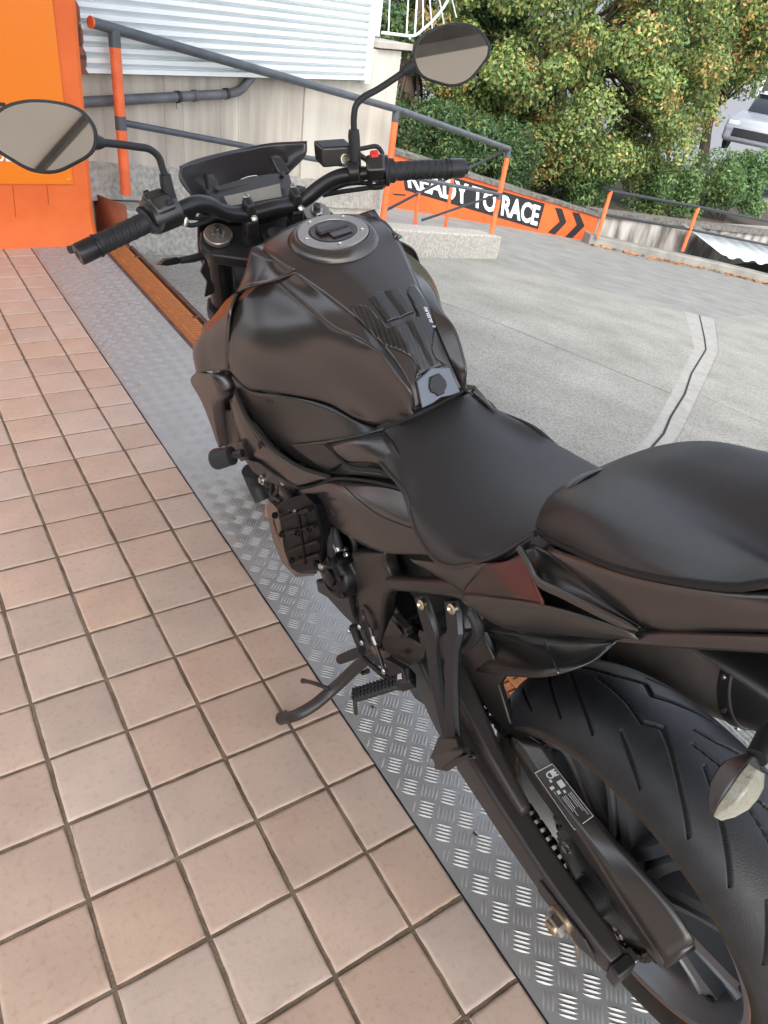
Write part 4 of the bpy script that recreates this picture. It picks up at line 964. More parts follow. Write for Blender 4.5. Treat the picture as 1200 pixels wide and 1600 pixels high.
pad_sheet('pad_centre', [(.645, .024), (.690, .026), (.694, .010), (.694, -.010), (.690, -.026), (.645, -.024)], M_carb, 0.0035, 0.003, padp)
t_ = text_mesh('SUZUKI', 'pad_lettering', M_let, padp, (0, 0, 0), (1, 0, 0), (0, 1, 0), 0.006, 0.0004, 1.0, 0.03)
for v in t_.data.vertices:
    x, y = v.co.x, v.co.y; X = .6245 + x * 0.92; Yp = -.0455 + y - (X - .6245) * 0.20
    v.co = Q(X, Yp, tank_z(X, Yp) + 0.0041 + v.co.z * 0.3)
# small emblem ahead of the lettering: an S-like rhombus of two bars
for (dx, dy) in ((0, 0.0016), (0, -0.0016)):
    X0, Y0_ = .6185 + dx, -.0425 + dy; T = MB(); T.prism([Q(X0 - .0028, Y0_ + .001, tank_z(X0, Y0_) + .0041), Q(X0 + .0012, Y0_ - .0022, tank_z(X0, Y0_) + .0041), Q(X0 + .0028, Y0_ - .001, tank_z(X0, Y0_) + .0041), Q(X0 - .0012, Y0_ + .0022, tank_z(X0, Y0_) + .0041)], Q(0, 0, .0003)); T.obj('pad_emblem', M_let, padp)
M_gloss = mat('glossy blue black plastic', (0.10, 0.12, 0.15), 0.14, coat=0.7)
bd = [Q(.567, .030, .8985), Q(.5475, .035, .862), Q(.546, .018, .864), Q(.5475, 0, .867), Q(.546, -.018, .864), Q(.5475, -.035, .862), Q(.567, -.030, .8985), Q(.572, 0, .9065)]
bn = Vector((-.85, 0, .5)).normalized()
T = MB(); T.prism([p + bn * .004 for p in bd], bn * .005); T.obj('tank_badge_plate', M_gloss, moto, bevel=.0015)
T = MB(); T.prism([p + bn * .009 for p in (Q(.566, .008, .897), Q(.5595, .015, .884), Q(.5555, .014, .877), Q(.5535, .008, .873), Q(.5515, .007, .869), Q(.5515, -.007, .869), Q(.5535, -.008, .873), Q(.5555, -.014, .877), Q(.5595, -.015, .884), Q(.566, -.008, .897))], bn * .004); T.obj('tank_badge', M_alu, moto, bevel=.0015)

# ------------------------------------------------------------------ seats
sl0 = [(0.624,0.092,0.784), (0.541,0.112,0.793), (0.459,0.124,0.801), (0.406,0.14,0.774), (0.343,0.146,0.77), (0.247,0.13,0.849), (0.201,0.105,0.915)]
ctr = [Q(.582, 0, .842), Q(.535, 0, .826), Q(.475, 0, .813), Q(.405, 0, .811), Q(.33, 0, .822), Q(.27, 0, .845), Q(.215, 0, .875)]
shd = [Q(.586, .064, .838), Q(.54, .078, .818), Q(.475, .094, .802), Q(.405, .122, .797), Q(.335, .130, .803), Q(.275, .116, .823), Q(.215, .092, .852)]
sd2 = [Vector(a).lerp(b_, .55) + Q(0, .010, .002) for a, b_ in zip(sl0, shd)]
mid = [a.lerp(b_, .5) + Q(0, 0, .003) for a, b_ in zip(shd, ctr)]
T = MB(); sha = [Vector(a).lerp(Vector(b_), .12) for a, b_ in zip(shd, sd2)]; shb = [Vector(a).lerp(Vector(b_), .2) for a, b_ in zip(shd, mid)]
T.grid(relax(patch([sl0, sd2, sha, shb, mid, ctr, mir(mid), mir(shb), mir(sha), mir(sd2), mir(sl0)], 56, 40), 6)); T.obj('rider_seat', M_seat, moto, smooth=80, solid=0.006, out=(.4, 0, .6))
T = MB(); T.tube(cr([Vector(p) + Q(0, .0005, .0) for p in sl0], 30), .0035, 8); both(T.obj('seat_piping', M_seat, moto))
T = MB(); T.tube(cr([(0.568,0.088,0.838), (0.535,0.05,0.864), Q(.548, 0, .856), Q(.5465, -.05, .862), Q(.575, -.088, .835)], 20), .0032, 8); T.obj('seat_gap', M_black, moto)

pl0 = [Q(.262, .0, .868), (0.211,0.092,0.904), (0.133,0.113,0.949), (0.071,0.124,0.987), (0.006,0.128,1.031), (-0.037,0.126,1.063), (-0.067,0.116,1.089), Q(-.20, .075, .915)]
ps0 = [Q(.258, .0, .893), (0.204,0.083,0.948), (0.145,0.097,0.985), (0.089,0.101,1), (0.025,0.102,1.024), (-0.022,0.098,1.047), (-0.056,0.09,1.073), Q(-.19, .06, .965)]
pc0 = [Q(.245, 0, .918), Q(.222, 0, .938), Q(.18, 0, .960), Q(.12, 0, .975), Q(.055, 0, .984), Q(-.01, 0, .987), Q(-.08, 0, .985), Q(-.18, 0, .975)]
pm0 = [Vector(a).lerp(b_, .5) + Q(0, 0, .004) for a, b_ in zip(ps0, pc0)]
pq0 = [Vector(a).lerp(Vector(b_), .55) + Q(0, .008, 0) for a, b_ in zip(pl0, ps0)]
pl0[0] = Q(.268, .03, .866); ps0[0] = Q(.258, .03, .893); pq0[0] = Q(.266, .03, .880); pm0[0] = Q(.252, .015, .906)
T = MB(); psa = [Vector(a).lerp(Vector(b_), .10) for a, b_ in zip(ps0, pq0)]; psb = [Vector(a).lerp(Vector(b_), .16) + Q(0, 0, .0015) for a, b_ in zip(ps0, pm0)]
T.grid(relax(patch([pl0, pq0, psa, psb, pm0, pc0, mir(pm0), mir(psb), mir(psa), mir(pq0), mir(pl0)], 60, 44), 4)); T.obj('pillion_seat', M_seat, moto, smooth=80, solid=0.005, out=(.05, 0, .8))
T = MB(); T.tube(cr([Vector(p) - Q(0, .002, .003) for p in pl0[0:]], 30), .004, 8); both(T.obj('pillion_piping', M_black, moto))
# lip in front of the pillion pad
lp0 = [(0.208,0.094,0.907), Q(.268, .06, .868), Q(.283, 0, .868)]
lf0 = [(0.22,0.085,0.917), (0.227,0.045,0.937), (0.229,0.012,0.936), (0.232,-0.01,0.929)]
lf1 = [(0.201,0.082,0.944), (0.21,0.04,0.953), (0.216,0.008,0.947), (0.22,-0.012,0.939)]
lf2 = [(0.213,0.092,0.902), (0.235,0.048,0.902), (0.24,0.01,0.907), (0.238,-0.01,0.913)]
T = MB(); T.grid(patch([lf2, lf0, lf1], 6, 16)); T.obj('pillion_front_lip', M_plast, moto, smooth=60, solid=.004, out=(.2, 0, .7))

# ------------------------------------------------------------------ tail
def sheet(name, top, bot, m, bulge=0.0, bd_=(0, 1, .3), nu=24, nv=7, solid=.003, par=None, two=True, smooth=60):
    T = MB(); T.grid(ruled(top, bot, nu, nv, bulge, bd_)); o = T.obj(name, m, par or moto, smooth=smooth, solid=solid, out=CB)
    if two: mirror_y(o)
    return o
M_redp = mat('painted red reflection', (0.085, 0.010, 0.009), 0.28, spec=0.6, col2=(0.016, 0.012, 0.012), vscale=14, ramp=(0.40, 0.58), detail=1.5)  # a red reflection painted into the panel colour
sheet('tail_side_front', [(0.442,0.134,0.683), (0.33,0.138,0.772), (0.243,0.141,0.85)], [(0.415,0.134,0.69), (0.351,0.136,0.715), (0.301,0.138,0.737)], M_plast, .003)
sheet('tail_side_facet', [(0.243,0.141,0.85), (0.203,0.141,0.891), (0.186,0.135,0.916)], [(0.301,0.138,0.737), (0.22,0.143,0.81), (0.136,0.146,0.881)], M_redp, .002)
sheet('tail_side_lower', [(0.301,0.138,0.737), (0.22,0.143,0.81), (0.136,0.146,0.881), (0.081,0.139,0.912), (0.037,0.124,0.925)], [(0.289,0.13,0.713), (0.236,0.128,0.729), (0.143,0.124,0.808), (0.083,0.12,0.862), (0.028,0.115,0.913)], M_plast, .006)
sheet('tail_recess', [(0.193,0.116,0.907), (0.155,0.118,0.922), (0.09,0.115,0.922), (0.034,0.11,0.922)], [(0.194,0.13,0.906), (0.162,0.134,0.891), (0.101,0.128,0.906), (0.043,0.117,0.915)], M_plast, -.006)
T = MB(); T.tube(cr([(0.194,0.134,0.913), (0.171,0.14,0.913), (0.151,0.145,0.908), (0.116,0.141,0.916), (0.071,0.133,0.925), (0.037,0.12,0.924)], 22), [.006] * 20 + [.005, .003], 8, flat=(.6, (0, 1, 0))); both(T.obj('tail_ridge', M_paint, moto))
sheet('tail_cowl', [(0.172,0.112,0.923), (0.122,0.119,0.951), (0.064,0.126,0.984), (0.004,0.129,1.025), (-0.039,0.126,1.057), (-0.071,0.115,1.082)], [(0.159,0.116,0.921), (0.119,0.118,0.922), (0.073,0.119,0.926), (0.029,0.115,0.93), (-0.038,0.119,1.001), (-0.103,0.118,1.068)], M_paint, .006)
sheet('tail_rim', [(0.046,0.117,0.91), (0.027,0.117,0.933), (-0.039,0.121,1.004), (-0.107,0.12,1.073)], [(0.064,0.114,0.875), (0.01,0.112,0.922), (-0.04,0.112,0.974), (-0.111,0.112,1.047)], M_paint, .008, (0, 1, -.2))
T = MB(); T.grid(patch([[Q(.30, .08, .80), Q(.30, 0, .80), Q(.30, -.08, .80)], [Q(.10, .085, .885), Q(.10, 0, .885), Q(.10, -.085, .885)], [Q(-.12, .08, .925), Q(-.12, 0, .925), Q(-.12, -.08, .925)], [Q(-.30, .06, .93), Q(-.30, 0, .93), Q(-.30, -.06, .93)]], 16, 8)); T.obj('undertray', M_plast, moto, smooth=60, solid=.004)
sheet('tail_gap_backing', [(0.213,0.1,0.884), (0.101,0.105,0.929), (0.047,0.105,0.956), (-0.066,0.1,1.063)], [(0.306,0.118,0.701), (0.156,0.112,0.798), (0.038,0.102,0.899), (-0.1,0.1,1.041)], M_black)  # black sheet added behind the side panels so their gaps read as shade
MB().box((-.28, 0, .925), (.05, .12, .03)).obj('tail_light', mat('tail lens', (.35, .02, .02), .2), moto, bevel=.008)

# ------------------------------------------------------------------ wheels
def tyre_mesh(name, R0, prof, grooves, m, m2, parent, c, nth=1440, wall_from=0.078):
    """tyre of revolution; grooves = [(polyline [(deg, y)], width)] sunk into the tread"""
    ys = []; 
    P = [(-y, r_) for y, r_ in reversed(prof[1:])] + list(prof)
    pts = cr([(y, r_, 0) for y, r_ in P], 181 if grooves else 41)
    py = np.array([p.x for p in pts]); pr = np.array([p.y for p in pts]); nv = len(pts)
    th = np.linspace(0, 2 * np.pi, nth, endpoint=False)
    TH, K = np.meshgrid(th, np.arange(nv), indexing='ij')
    Y = py[K]; Rr = pr[K].copy()
    if grooves:
        arc = TH * R0; best = np.full(TH.shape, 9.0)
        D = np.zeros(TH.shape)
        on = (np.abs(Y) < 0.088) & (Rr > 0.262)
        for poly, wd in grooves:
            L_ = len(poly) - 1
            for i in range(L_):
                (a0, y0), (a1, y1) = poly[i], poly[i + 1]
                x0 = math.radians(a0) * R0; x1 = math.radians(a1) * R0
                w0 = wd * min(1, 0.35 + 1.3 * min(i, L_ - i) / max(1, L_)); w1 = wd * min(1, 0.35 + 1.3 * min(i + 1, L_ - i - 1) / max(1, L_))
                C_ = 2 * np.pi * R0
                xx = (arc - x0 + C_ / 2) % C_ - C_ / 2
                dx = x1 - x0; dy = y1 - y0; q = dx * dx + dy * dy
                t = np.clip((xx * dx + (Y - y0) * dy) / q, 0, 1)
                d = np.hypot(xx - t * dx, Y - y0 - t * dy); w_ = w0 + (w1 - w0) * t
                s_ = np.clip((w_ / 2 + 0.0011 - d) / 0.0018, 0, 1)
                D = np.maximum(D, s_)
        Rr = np.where(on, Rr - 0.0055 * D, Rr)
    X = Rr * np.cos(TH); Z = Rr * np.sin(TH)
    v = np.stack([X + c[0], Y + c[1], Z + c[2]], -1).reshape(-1, 3)
    i = np.arange(nth)[:, None]; k = np.arange(nv - 1)[None, :]
    a = i * nv + k; b_ = i * nv + k + 1; c_ = ((i + 1) % nth) * nv + k + 1; d_ = ((i + 1) % nth) * nv + k
    f = np.stack([a, b_, c_, d_], -1).reshape(-1, 4)
    me = bpy.data.meshes.new(name); me.vertices.add(len(v)); me.vertices.foreach_set('co', v.ravel())
    me.loops.add(f.size); me.loops.foreach_set('vertex_index', f.astype(np.int32).ravel())
    me.polygons.add(len(f)); me.polygons.foreach_set('loop_start', np.arange(0, f.size, 4, dtype=np.int32)); me.polygons.foreach_set('loop_total', np.full(len(f), 4, dtype=np.int32))
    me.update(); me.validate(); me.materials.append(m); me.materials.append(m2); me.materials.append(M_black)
    mid = pr[:-1] * 0.5 + pr[1:] * 0.5; ym = np.abs(py[:-1] + py[1:]) / 2
    mi = np.tile(((mid < wall_from)).astype(np.int32), nth)
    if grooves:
        Dm = (D * on)[:, :-1]; mi = np.where(Dm.reshape(-1) > 0.12, 2, mi).astype(np.int32)  # groove faces set to black, their shade put into the colour
    me.polygons.foreach_set('material_index', mi)
    me.polygons.foreach_set('use_smooth', np.ones(len(f), dtype=bool)); me.update()
    n0 = me.polygons[nv // 2].normal; c0 = me.polygons[nv // 2].center
    if n0.x * (c0.x - c[0]) + n0.z * (c0.z - c[2]) < 0: me.flip_normals()
    o = bpy.data.objects.new(name, me); COL.objects.link(o); o.parent = parent
    return o
RW_ = empty('rear_wheel'); RW_.parent = moto; RW_.location = (0, 0, .315)
prof = [(0, .3165), (.02, .3148), (.04, .3095), (.06, .2995), (.075, .287), (.085, .274), (.0895, .263), (.0885, .252), (.081, .239), (.0745, .2325), (.069, .225)]
gro = []
Zp = [(58.5, -.004), (65, .001), (71.5, .007), (78.1, .018), (82.2, .0055), (86.6, .0184), (90.5, .032), (94.6, .0457), (103.1, .0711)]
Zn = [(44, -.006), (50, -.012), (61.6, -.022), (69.0, -.040), (73.5, -.026), (78.2, -.041), (83, -.056), (88, -.069), (93, -.078)]
for k in range(8):
    o_ = 45 * k
    gro += [([(a + o_, y) for a, y in Zp], .0058), ([(76 + o_, .0444), (79.5 + o_, .0535), (83 + o_, .0625), (88.5 + o_, .0755)], .0038), ([(94 + o_, .0048), (99.3 + o_, .0201), (104.7 + o_, .0355), (110 + o_, .051), (115.5 + o_, .0672)], .0046)]
    gro += [([(a + o_, y) for a, y in Zn], .0058), ([(86.4 + o_, -.0243), (91.5 + o_, -.036), (96.6 + o_, -.0543), (103 + o_, -.0691)], .0046), ([(66 + o_, -.055), (72 + o_, -.068), (77 + o_, -.078)], .0036)]
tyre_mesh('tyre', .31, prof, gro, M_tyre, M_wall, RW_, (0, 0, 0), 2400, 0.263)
T = MB(); T.lathe((0, 0, 0), (0, 1, 0), [(.0665, .2225), (.0705, .2325), (.0735, .2335), (.0745, .230), (.0725, .221), (.058, .213), (.046, .203), (.03, .199), (-.03, .199), (-.046, .203), (-.058, .213), (-.0725, .221), (-.0745, .230), (-.0735, .2335), (-.0705, .2325), (-.0665, .2225)], 96, cap=False); rim_o = T.obj('rim', M_rim, RW_, smooth=40)
T = MB(); T.lathe((0, .0738, 0), (0, 1, 0), [(-.002, .2335), (.0012, .2332), (.0016, .231), (.0002, .2295)], 96, cap=False); T.obj('rim_stripe', mat('copper rim line', (.42, .20, .13), .35, .6), rim_o)
def spoke(a):
    """a cast spoke pair standing off the hub, boxed, flaring to the rim"""
    T = MB(); M_ = Matrix.Rotation(a, 3, 'Y'); rows = []
    for r_, hw, yo, yi in ((.055, .030, .050, -.05), (.085, .022, .047, -.045), (.13, .019, .043, -.040), (.175, .021, .040, -.036), (.201, .032, .040, -.036)):
        rows.append([M_ @ Q(r_, yo, -hw), M_ @ Q(r_, yo + .004, -hw * .3), M_ @ Q(r_, yo - .006, 0), M_ @ Q(r_, yo + .004, hw * .3), M_ @ Q(r_, yo, hw), M_ @ Q(r_, yi, hw), M_ @ Q(r_, yi, -hw), M_ @ Q(r_, yo, -hw)])
    T.grid(rows); return T
for k in range(5):
    for da in (-16, 16): spoke(R(72 * k + 20 + da)).obj('spoke', M_rim, RW_, smooth=40)
MB().lathe((0, 0, 0), (0, 1, 0), [(-.075, .03), (-.07, .058), (-.04, .066), (.05, .066), (.062, .06), (.075, .03)], 40).obj('hub', M_alu, RW_)
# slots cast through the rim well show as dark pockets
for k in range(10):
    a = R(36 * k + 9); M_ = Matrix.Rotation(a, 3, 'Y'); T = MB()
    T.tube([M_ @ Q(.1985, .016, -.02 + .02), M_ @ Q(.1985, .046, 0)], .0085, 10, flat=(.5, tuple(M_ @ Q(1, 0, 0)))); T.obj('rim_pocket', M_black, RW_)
sp = MB(); NT = 43; pts = []
for i in range(NT * 4):
    a = 2 * math.pi * i / (NT * 4); r_ = (.096, .1005, .1025, .1005)[i % 4]
    pts.append(Q(math.cos(a) * r_, .092, math.sin(a) * r_))
sp.prism(pts, (0, .006, 0)); spr = sp.obj('sprocket', M_chain, RW_, smooth=30)
MB().lathe((0, .088, 0), (0, 1, 0), [(0, .03), (0, .088), (.008, .086), (.016, .07), (.022, .045), (.024, .03)], 48, cap=False).obj('sprocket_carrier', M_alu, RW_)
for k in range(5):
    a = R(72 * k + 10); MB().lathe((math.cos(a) * .072, .100, math.sin(a) * .072), (0, 1, 0), [(0, .011), (.006, .011), (.006, .007), (.012, .007)], 6).obj('sprocket_nut', M_steel, spr)
MB().lathe((0, .085, 0), (0, 1, 0), [(0, .034), (.028, .034), (.028, .03), (.048, .03)], 28).obj('axle_spacer', M_alu, RW_)
MB().lathe((0, -.105, 0), (0, 1, 0), [(0, .07), (0, .12), (.005, .12), (.005, .07)], 48, cap=False).obj('brake_disc', M_steel, RW_)
# front wheel
FW = empty('front_wheel'); FW.parent = moto; FW.location = (1.455, 0, .30); FW.rotation_euler = (0, 0, -.088)
pf = [(0, .30), (.02, .297), (.04, .287), (.055, .270), (.060, .255), (.056, .235), (.048, .226)]
tyre_mesh('tyre', .295, pf, None, M_tyre, M_wall, FW, (0, 0, 0), 200, 0.25)
MB().lathe((0, 0, 0), (0, 1, 0), [(.045, .226), (.05, .232), (.046, .215), (.03, .205), (-.03, .205), (-.046, .215), (-.05, .232), (-.045, .226)], 72, cap=False).obj('rim', M_alu, FW)
for k in range(5): MB().tube([Matrix.Rotation(R(72 * k), 3, 'Y') @ Q(.04, 0, 0), Matrix.Rotation(R(72 * k), 3, 'Y') @ Q(.207, 0, 0)], [.028, .016], 10, flat=(.6, (0, 1, 0))).obj('spoke', M_alu, FW)
MB().lathe((0, 0, 0), (0, 1, 0), [(-.08, .02), (-.06, .045), (.06, .045), (.08, .02)], 30).obj('hub', M_alu, FW)
for s_ in (-1, 1): MB().lathe((0, s_ * .07, 0), (0, 1, 0), [(0, .09), (0, .155), (.005, .155), (.005, .09)], 60, cap=False).obj('brake_disc', M_steel, FW)
T = MB(); rows = []
for i in range(16):
    a = R(20 + i * 9); c_, s_ = math.cos(a), math.sin(a)
    rows.append([Q(1.455 + c_ * r_, y, .30 + s_ * r_) for y, r_ in ((-.075, .285), (-.06, .315), (0, .325), (.06, .315), (.075, .285))])
T.grid(rows); T.obj('front_mudguard', M_plast, moto, smooth=60, solid=.003)

# ------------------------------------------------------------------ swingarm, chain, guard, hugger
def beam(name, secs, m, bev=.006, par=None, smooth=35):
    """loft of rectangular sections: (x, y_out, y_in, z_top, z_bot)"""
    T = MB(); rows = []
    for (x, yo, yi, zt, zb) in secs:
        rows.append([Q(x, yo, zb), Q(x, yo, zt), Q(x, yi, zt), Q(x, yi, zb), Q(x, yo, zb)])
    T.grid(rows); T.add([rows[0][k] for k in range(4)], [(0, 1, 2, 3)]); T.add([rows[-1][k] for k in range(4)], [(3, 2, 1, 0)])
    bm_ = T
    o = T.obj(name, m, par or moto, smooth=smooth)
    me = o.data; bm = bmesh.new(); bm.from_mesh(me); bmesh.ops.remove_doubles(bm, verts=bm.verts, dist=1e-5); bmesh.ops.recalc_face_normals(bm, faces=bm.faces); bm.to_mesh(me); bm.free()
    if bev:
        md = o.modifiers.new('bevel', 'BEVEL'); md.width = bev; md.segments = 3; md.limit_method = 'ANGLE'; md.angle_limit = R(30)
    return o
M_sw = mat('swingarm paint', (0.034, 0.030, 0.029), 0.40, 0.15, bump=0.05, bscale=500)
swa = beam('swingarm', [(.57, .120, .07, .445, .345), (.47, .135, .085, .440, .318), (.38, .152, .105, .425, .305), (.28, .165, .128, .402, .296), (.16, .170, .132, .376, .288), (.06, .172, .134, .356, .283), (.02, .172, .134, .350, .280), (-.055, .170, .134, .345, .284), (-.085, .166, .138, .338, .292)], M_sw, .007)
beam('swingarm', [(.57, -.120, -.07, .445, .345), (.38, -.152, -.105, .425, .305), (.16, -.168, -.135, .376, .290), (-.08, -.162, -.138, .340, .290)], M_sw, .007)
MB().tube([Q(.52, .10, .39), Q(.52, -.10, .39)], .05, 20).obj('swingarm_cross', M_sw, moto)
beam('swingarm_brace', [(.42, .130, .085, .50, .42), (.33, .140, .10, .475, .415), (.22, .150, .120, .43, .39), (.13, .152, .130, .392, .37)], M_sw, .008)
MB().box((-.092, .152, .315), (.018, .034, .05)).obj('end_cap', M_alu, swa, bevel=.003)
plate('adjuster_plate', [Q(.055, .1725, .336), Q(-.04, .1725, .340), Q(-.066, .1725, .322), Q(-.04, .1725, .298), Q(.055, .1725, .296)], M_sw, (0, 1, 0), .004, .001, swa)
plate('adjuster_mark', [Q(-.035, .177, .297), Q(-.028, .177, .298), Q(-.040, .177, .262), Q(-.046, .177, .262)], M_gold, (0, 1, 0), .002, .0005, swa)
ax_o = MB().lathe((0, .1765, .316), (0, 1, 0), [(0, .022), (.004, .022), (.004, .019), (.0045, .019)], 24).obj('axle_washer', M_gold, moto)
MB().lathe((0, .181, .316), (0, 1, 0), [(0, .0175), (.003, .018), (.013, .018), (.015, .016), (.015, .011), (.008, .0105)], 6).obj('axle_nut', M_steel, ax_o)
MB().lathe((0, .181, .316), (0, 1, 0), [(0, .0115), (.019, .0115), (.0205, .0095), (.0205, .004), (.014, .0035)], 20).obj('axle_end', M_gold, ax_o)
MB().box((-.088, .128, .316), (.02, .012, .012)).obj('adjuster_bolt', M_steel, moto, bevel=.002)
# chain: plates and rollers round both sprockets
ch = empty('drive_chain'); ch.parent = moto
fc0 = Q(.625, .095, .40); rc0 = Q(0, .095, .315); rf, rr_ = .042, .101
dv = Vector((fc0.x - rc0.x, fc0.z - rc0.z)); dl_ = dv.length; al = math.atan2(dv.y, dv.x); be = math.asin((rr_ - rf) / dl_)
path = []
for a in np.linspace(al + math.pi / 2 + 0 - be + 0, al - math.pi / 2 + be + 2 * math.pi, 60): path.append(Q(rc0.x + rr_ * math.cos(a), .095, rc0.z + rr_ * math.sin(a)))
for a in np.linspace(al - math.pi / 2 + be, al + math.pi / 2 - be, 24): path.append(Q(fc0.x + rf * math.cos(a), .095, fc0.z + rf * math.sin(a)))
path.append(path[0]); seg = [0]
for i in range(1, len(path)): seg.append(seg[-1] + (path[i] - path[i - 1]).length)
NL = int(seg[-1] / .015875)
def along(d):
    d = d % seg[-1]; i = max(1, int(np.searchsorted(seg, d))); t = (d - seg[i - 1]) / (seg[i] - seg[i - 1]); return path[i - 1].lerp(path[i], t)
def link_mesh(outer):
    T = MB(); L_ = .015875
    for s_ in (-1, 1):
        y = s_ * (.0095 if outer else .0068); pts = []
        for i in range(12):
            a = 2 * math.pi * i / 12; cx = L_ / 2 if math.cos(a) > 0 else -L_ / 2; pts.append(Q(cx + math.cos(a) * .0072, y, math.sin(a) * .0072 * (0.85 if abs(math.cos(a)) < .5 else 1)))
        T.prism(pts, (0, s_ * .0022, 0))
    for cx in (-L_ / 2, L_ / 2): T.lathe((cx, 0, 0), (0, 1, 0), [(-.0125 if outer else -.006, .005 if not outer else .0026), (.0125 if outer else .006, .005 if not outer else .0026)], 10)
    o = T.obj('link', M_chain, ch, smooth=40); return o
lk = [link_mesh(True), link_mesh(False)]
for i in range(NL):
    p0 = along(i * .015875); p1 = along((i + 1) * .015875); d = (p1 - p0); an = -math.atan2(d.z, d.x)
    o = lk[i % 2] if i < 2 else lk[i % 2].copy()
    if i >= 2: COL.objects.link(o); o.parent = ch
    o.location = (p0 + p1) / 2; o.rotation_euler = (0, an, 0)
MB().lathe(fc0 - Q(0, .004, 0), (0, 1, 0), [(0, .01), (0, .044), (.008, .044), (.008, .01)], 32).obj('front_sprocket', M_chain, moto)
# chain guard: side wall and sloping top
ga = [(0.207,0.112,0.468), (0.149,0.114,0.456), (0.048,0.116,0.445), (-0.046,0.118,0.41), (-0.124,0.119,0.385)]
gb = [(0.169,0.084,0.476), (0.122,0.084,0.466), (0.045,0.085,0.452), (-0.023,0.086,0.453), (-0.093,0.087,0.452), (-0.132,0.088,0.435)]
gc = [Vector(p) - Q(0, -.002, .040 if 0 < i < 4 else .022) for i, p in enumerate(ga)]
T = MB(); T.grid(ruled(gb, ga, 24, 5)); cgd = T.obj('chain_guard', M_plast, moto, smooth=40, solid=.003, out=(0, 0, .2))
T = MB(); T.grid(ruled(ga, gc, 24, 4)); T.obj('guard_side', M_plast, cgd, smooth=40, solid=.003, out=(0, 0, .35))
T = MB(); T.grid([[Vector(gb[-1]), Vector(ga[-1])], [Vector(gb[-1]) + Q(-.006, 0, -.012), Vector(ga[-1]) + Q(-.006, 0, -.014)]]); T.obj('guard_end', M_plast, cgd, solid=.003)
# label on the guard
la = [(0.148,0.113,0.452), (0.057,0.115,0.432), (0.05,0.089,0.459), (0.139,0.088,0.468)]
gn = (Vector(la[1]) - Vector(la[0])).cross(Vector(la[3]) - Vector(la[0])).normalized()
if gn.z < 0: gn = -gn
def LP(u, v): return Vector(la[0]).lerp(Vector(la[1]), u).lerp(Vector(la[3]).lerp(Vector(la[2]), u), v) + gn * .0045
T = MB(); T.grid([[LP(i / 8, j / 4) for j in range(5)] for i in range(9)]); lab = T.obj('warning_label', M_label, cgd, out=(0, 0, .3))
def lbox(u0, u1, v0, v1, nm='label_print', h=.0006):
    T = MB(); T.prism([LP(u0, v0) + gn * .0006, LP(u1, v0) + gn * .0006, LP(u1, v1) + gn * .0006, LP(u0, v1) + gn * .0006], gn * h); T.obj(nm, M_lprint, lab)
for a, b_, c, d in ((.0, 1, .0, .02), (.0, 1, .98, 1), (0, .012, 0, 1), (.988, 1, 0, 1)): lbox(a, b_, c, d, 'label_border', .0005)
for v in (.10, .18, .26, .40, .48, .56, .70, .78, .86): lbox(.52, .94 - .2 * (v * 7 % 1), v, v + .022)
for (u, v, a, b_) in ((.08, .62, .10, .22), (.28, .60, .12, .26), (.30, .18, .05, .18), (.20, .36, .05, .10), (.40, .34, .06, .14), (.40, .12, .06, .12), (.44, .60, .05, .10)): lbox(u, u + a, v, v + b_)
text_mesh('CE', 'label_print', M_lprint, lab, LP(.20, .38) + gn * .0012, LP(.04, 1) - LP(.04, 0), LP(0, .3) - LP(1, .3), 0.011, .0005, 1.0, 0.02)
# hugger over the tyre front
ha = [(0.399,0.05,0.485), (0.352,0.052,0.535), (0.243,0.03,0.613), (0.149,0,0.685)]
hb = [(0.316,0.098,0.499), (0.236,0.095,0.582), (0.158,0.085,0.678), (0.139,0.05,0.698), (0.145,0.004,0.69)]
h_m = [Vector(p) for p in ha]
T = MB(); T.grid(ruled(ha, hb, 20, 6, .004, (.5, .5, .7))); T.obj('rear_hugger', M_plast, moto, smooth=50, solid=.003, out=(0, 0, .315))
hc = [Q(p[0], -.055, p[2] - .004) for p in ha]; T = MB(); T.grid(ruled(ha, hc, 20, 5, .004, (.5, 0, .7))); T.obj('rear_hugger_top', M_plast, moto, smooth=50, solid=.003, out=(0, 0, .315))
hd_ = [Q(Vector(p).x, -.097, Vector(p).z) for p in hb]; T = MB(); T.grid(ruled(hc, hd_, 20, 5)); T.obj('rear_hugger_right', M_plast, moto, smooth=50, solid=.003)
T = MB(); T.tube([Vector((0.242,0.031,0.615)) + Q(0, 0, .001), Vector((0.157,0.086,0.68)) + Q(0, 0, .001)], .0012, 6); T.obj('hugger_crease', M_rim, moto)

T = MB(); T.prism([Vector(p) for p in ((0.381,0.088,0.532), (0.327,0.082,0.578), (0.265,0.086,0.537), (0.275,0.087,0.504), (0.239,0.09,0.443), (0.167,0.082,0.47), (0.168,0.092,0.412), (0.235,0.1,0.419), (0.324,0.105,0.449), (0.367,0.1,0.496))], Q(0, -.012, -.004)); T.obj('swingarm_shield', M_plast, moto, bevel=.003)

